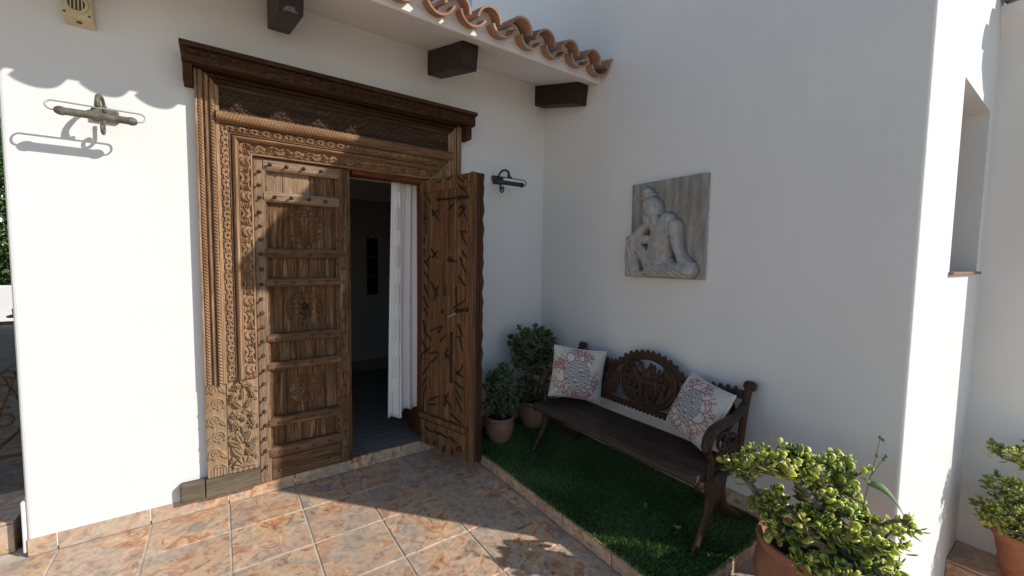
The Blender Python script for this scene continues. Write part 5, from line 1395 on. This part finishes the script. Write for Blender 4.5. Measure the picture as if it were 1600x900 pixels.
# ---- pots in the corner behind the open leaf
P1 = Vector((1.890, 2.835, 0.080))
t1 = thing('potted_jade_plant', 'small jade plant in a terracotta pot tight behind the open door leaf', 'potted plant', tuple(P1), 'jade plants in pots')
pot(t1, tuple(P1), [(0.0, 0.001), (0.078, 0.001), (0.085, 0.012), (0.108, 0.06), (0.122, 0.115), (0.124, 0.150), (0.116, 0.180), (0.113, 0.190), (0.124, 0.196), (0.128, 0.208), (0.124, 0.220), (0.112, 0.221), (0.106, 0.20), (0.1, 0.15)], 'terracotta_pale', 0.195, 0.108)
def tips1(rg):
    T = []
    def blob(c, r, n):
        k = 0
        while k < n:
            u, v, w_ = (rg.uniform(-1, 1) for _ in range(3))
            if u*u+v*v+w_*w_ > 1: continue
            p = (P1.x+c[0]+u*r[0], P1.y+c[1]+v*r[1], P1.z+c[2]+w_*r[2])
            if p[0] < 1.71 or p[1] > YW-0.04: continue
            T.append(p); k += 1
    blob((0.0, 0, 0.33), (0.15, 0.13, 0.10), 55); blob((0.03, 0.02, 0.53), (0.13, 0.11, 0.11), 45); blob((-0.06, 0.0, 0.46), (0.08, 0.08, 0.12), 18)
    return T
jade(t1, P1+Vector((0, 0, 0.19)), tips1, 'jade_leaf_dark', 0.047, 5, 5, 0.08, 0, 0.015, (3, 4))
P2 = Vector((2.330, 2.930, 0.080))
t2 = thing('potted_jade_plant', 'tall dark jade plant in the wall corner behind the bench end', 'potted plant', tuple(P2), 'jade plants in pots')
pot(t2, tuple(P2), [(0.0, 0.001), (0.085, 0.001), (0.10, 0.02), (0.125, 0.08), (0.135, 0.14), (0.130, 0.19), (0.120, 0.215), (0.132, 0.222), (0.136, 0.238), (0.130, 0.250), (0.118, 0.250), (0.112, 0.22), (0.1, 0.15)], 'terracotta_pale', 0.22, 0.114)
def tips2(rg):
    T = []
    def blob(c, r, n):
        k = 0
        while k < n:
            u, v, w_ = (rg.uniform(-1, 1) for _ in range(3))
            if u*u+v*v+w_*w_ > 1: continue
            p = (P2.x+c[0]+u*r[0], P2.y+c[1]+v*r[1], P2.z+c[2]+w_*r[2])
            if p[0] > XB-0.04 or p[1] > YW-0.04: continue
            T.append(p); k += 1
    blob((-0.05, -0.02, 0.80), (0.25, 0.19, 0.14), 120); blob((0.0, 0.0, 0.62), (0.23, 0.18, 0.12), 70); blob((-0.05, -0.03, 0.36), (0.18, 0.14, 0.11), 50)
    return T
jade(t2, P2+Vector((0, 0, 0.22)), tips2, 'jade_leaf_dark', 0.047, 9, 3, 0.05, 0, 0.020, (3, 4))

# ---- pot on the lower ledge at the right edge
P3 = Vector((4.095, 0.115, -0.369))
t3 = thing('potted_jade_plant', 'jade plant in a ridged terracotta pot on the low ledge at right', 'potted plant', tuple(P3), 'jade plants in pots')
pot(t3, tuple(P3), [(0.0, 0.001), (0.125, 0.001), (0.140, 0.03), (0.155, 0.09), (0.160, 0.096), (0.160, 0.112), (0.156, 0.118), (0.172, 0.19), (0.180, 0.25), (0.184, 0.262), (0.196, 0.270), (0.200, 0.30), (0.196, 0.322), (0.180, 0.324), (0.172, 0.30), (0.16, 0.2)], 'terracotta', 0.30, 0.172, 44)
def tips3(rg):
    T = []
    def blob(c, r, n):
        k = 0
        while k < n:
            u, v, w_ = (rg.uniform(-1, 1) for _ in range(3))
            if u*u+v*v+w_*w_ > 1: continue
            p = (P3.x+c[0]+u*r[0], P3.y+c[1]+v*r[1], P3.z+c[2]+w_*r[2])
            if p[0] > 4.27: continue
            if p[1] > YC-0.04: continue
            T.append(p); k += 1
    blob((-0.06, 0.05, 0.42), (0.22, 0.23, 0.11), 170); blob((-0.02, 0.0, 0.33), (0.22, 0.23, 0.05), 40); blob((-0.05, 0.12, 0.60), (0.12, 0.14, 0.06), 34); blob((-0.02, 0.06, 0.80), (0.16, 0.19, 0.07), 46)
    return T
jade(t3, P3+Vector((0, 0, 0.30)), tips3, 'jade_leaf', 0.040, 31, 4, 0.10, 0, 0.020, (3, 4))

# ---- fallen leaves on the turf
def fallen(x, y, a, L, label):
    m = MB(); vs = []; n = 6
    for i in range(n+1):
        f = i/n; wdt = 0.010*math.sin(math.pi*f)+0.0006; c0 = Vector((x+math.cos(a)*L*(f-0.5), y+math.sin(a)*L*(f-0.5), 0.104+0.018*abs(f-0.5)))
        sd = Vector((-math.sin(a), math.cos(a), 0.3)); vs += [c0+sd*wdt, c0+Vector((0, 0, -0.003)), c0-sd*wdt]
    m.add(vs, [(3*i+j, 3*i+j+1, 3*i+j+4, 3*i+j+3) for i in range(n) for j in range(2)])
    tag(m.build('fallen_leaf', 'dry_leaf', None, True), label, 'leaf', 'fallen leaves on the turf')
fallen(2.10, 1.52, 0.6, 0.075, 'curled dry leaf lying on the turf under the bench seat')
fallen(2.08, 1.29, -0.9, 0.040, 'small pale fallen leaf on turf near the front bench foot')
fallen(2.44, 1.20, 0.2, 0.040, 'small dry leaf on turf by the rear bench foot')

# ================================================================== LEFT EDGE: GATE, LOW WALL, SHRUBS
gt = thing('iron_gate', 'rusty wrought-iron scroll gate on the shaded porch at left', 'gate', (-1.3, 3.95, 0.17))
GY = 3.95
MB().tube([(-1.065, GY, 0.172), (-1.065, GY, 1.205)], 0.013, 8).build('post', 'rust_iron', gt)
MB().lathe([(0.0, 1.19), (0.045, 1.195), (0.05, 1.205), (0.022, 1.215), (0.024, 1.25), (0.0, 1.255)], (-1.065, GY, 0), 12).build('post_cap', 'rust_iron', gt, True)
MB().tube([(-1.065, GY, 1.16), (-1.9, GY, 1.16)], 0.011, 6).build('rail', 'rust_iron', gt)
MB().tube([(-1.065, GY, 0.30), (-1.9, GY, 0.30)], 0.011, 6).build('rail', 'rust_iron', gt)
for cx, cz, r, ph, sg in ((-1.135, 0.80, 0.062, 0.0, 1), (-1.150, 0.55, 0.075, 1.2, 1), (-1.33, 0.95, 0.07, 3.1, -1), (-1.34, 0.50, 0.075, 2.2, -1), (-1.55, 0.8, 0.07, 0, 1), (-1.56, 0.5, 0.07, 1, 1)):
    pts = [(cx+r*(1-a/(3.2*math.pi))*math.cos(sg*a+ph), GY, cz+r*(1-a/(3.2*math.pi))*math.sin(sg*a+ph)) for a in np.linspace(0, 2.4*math.pi, 24)]
    MB().tube(pts, 0.0085, 6).build('scroll', 'rust_iron', gt, True)
for p0, p1, bw in (((-1.07, 0.90), (-1.22, 0.42), 0.0), ((-1.08, 0.48), (-1.35, 0.36), -0.06), ((-1.22, 0.95), (-1.07, 0.62), 0.03), ((-1.4, 1.1), (-1.5, 0.36), 0.05)):
    pts = [(p0[0]+(p1[0]-p0[0])*f, GY, p0[1]+(p1[1]-p0[1])*f+bw*math.sin(math.pi*f)) for f in np.linspace(0, 1, 8)]
    MB().tube(pts, 0.0085, 6).build('bar', 'rust_iron', gt, True)
gw = MB().box(-14, -1.2, 13.2, 13.45, 0.158, 0.92).build('garden_wall', 'plaster', None, bevel=0.02)
tag(gw, 'low white garden wall far behind the porch at left', 'wall')
def shrub(label, c, r, n, seed, mat='shrub_leaf', ls=0.11, name='shrub'):
    rg = np.random.default_rng(seed); t = thing(name, label, 'shrub', c)
    MB().tube([(c[0], c[1], c[2]), (c[0]+0.1, c[1], c[2]+r[2]*0.7), (c[0], c[1], c[2]+r[2]*1.3)], [0.08, 0.06, 0.03], 7).build('trunk', 'jade_bark', t, True)
    d = rg.normal(size=(n, 3)); d /= np.linalg.norm(d, axis=1)[:, None]; rad = rg.uniform(0.35, 1, n)**0.5
    lump = 1+0.22*np.sin(d[:, 0]*5+seed)+0.2*np.sin(d[:, 1]*6+d[:, 2]*4)
    P = np.array(c)+np.array([0, 0, r[2]])+d*rad[:, None]*lump[:, None]*np.array(r)
    a = rg.normal(size=(n, 3)); a /= np.linalg.norm(a, axis=1)[:, None]; b = np.cross(a, rg.normal(size=(n, 3))); b /= np.linalg.norm(b, axis=1)[:, None]
    s = ls*rg.uniform(0.6, 1.3, n)[:, None]
    V = np.stack([P, P+a*s*0.5+b*s*0.3, P+a*s, P+a*s*0.5-b*s*0.3], 1).reshape(-1, 3)-np.array(c)
    me = raw_mesh('crown', V, np.arange(n*4).reshape(n, 4)); set_attr(me, 'tone', np.repeat(np.clip(rg.normal(.45, .22, n), 0, 1), 4)); link('crown', me, mat, t)
shrub('dark evergreen tree rising behind the low garden wall', (-3.9, 15.2, 0.0), (1.7, 1.2, 2.6), 20000, 1, name='tree')
shrub('bushy green shrub behind the low garden wall', (-3.2, 14.3, 0.0), (0.9, 0.7, 0.85), 5000, 2)
shrub('leafy tree further left behind the garden wall', (-6.6, 15.4, 0.0), (1.9, 1.3, 2.4), 8000, 3, name='tree')
shrub('tall dark tree filling the gap beside the house corner', (-2.6, 16.4, 0.0), (1.9, 1.4, 3.2), 26000, 4, name='tree')
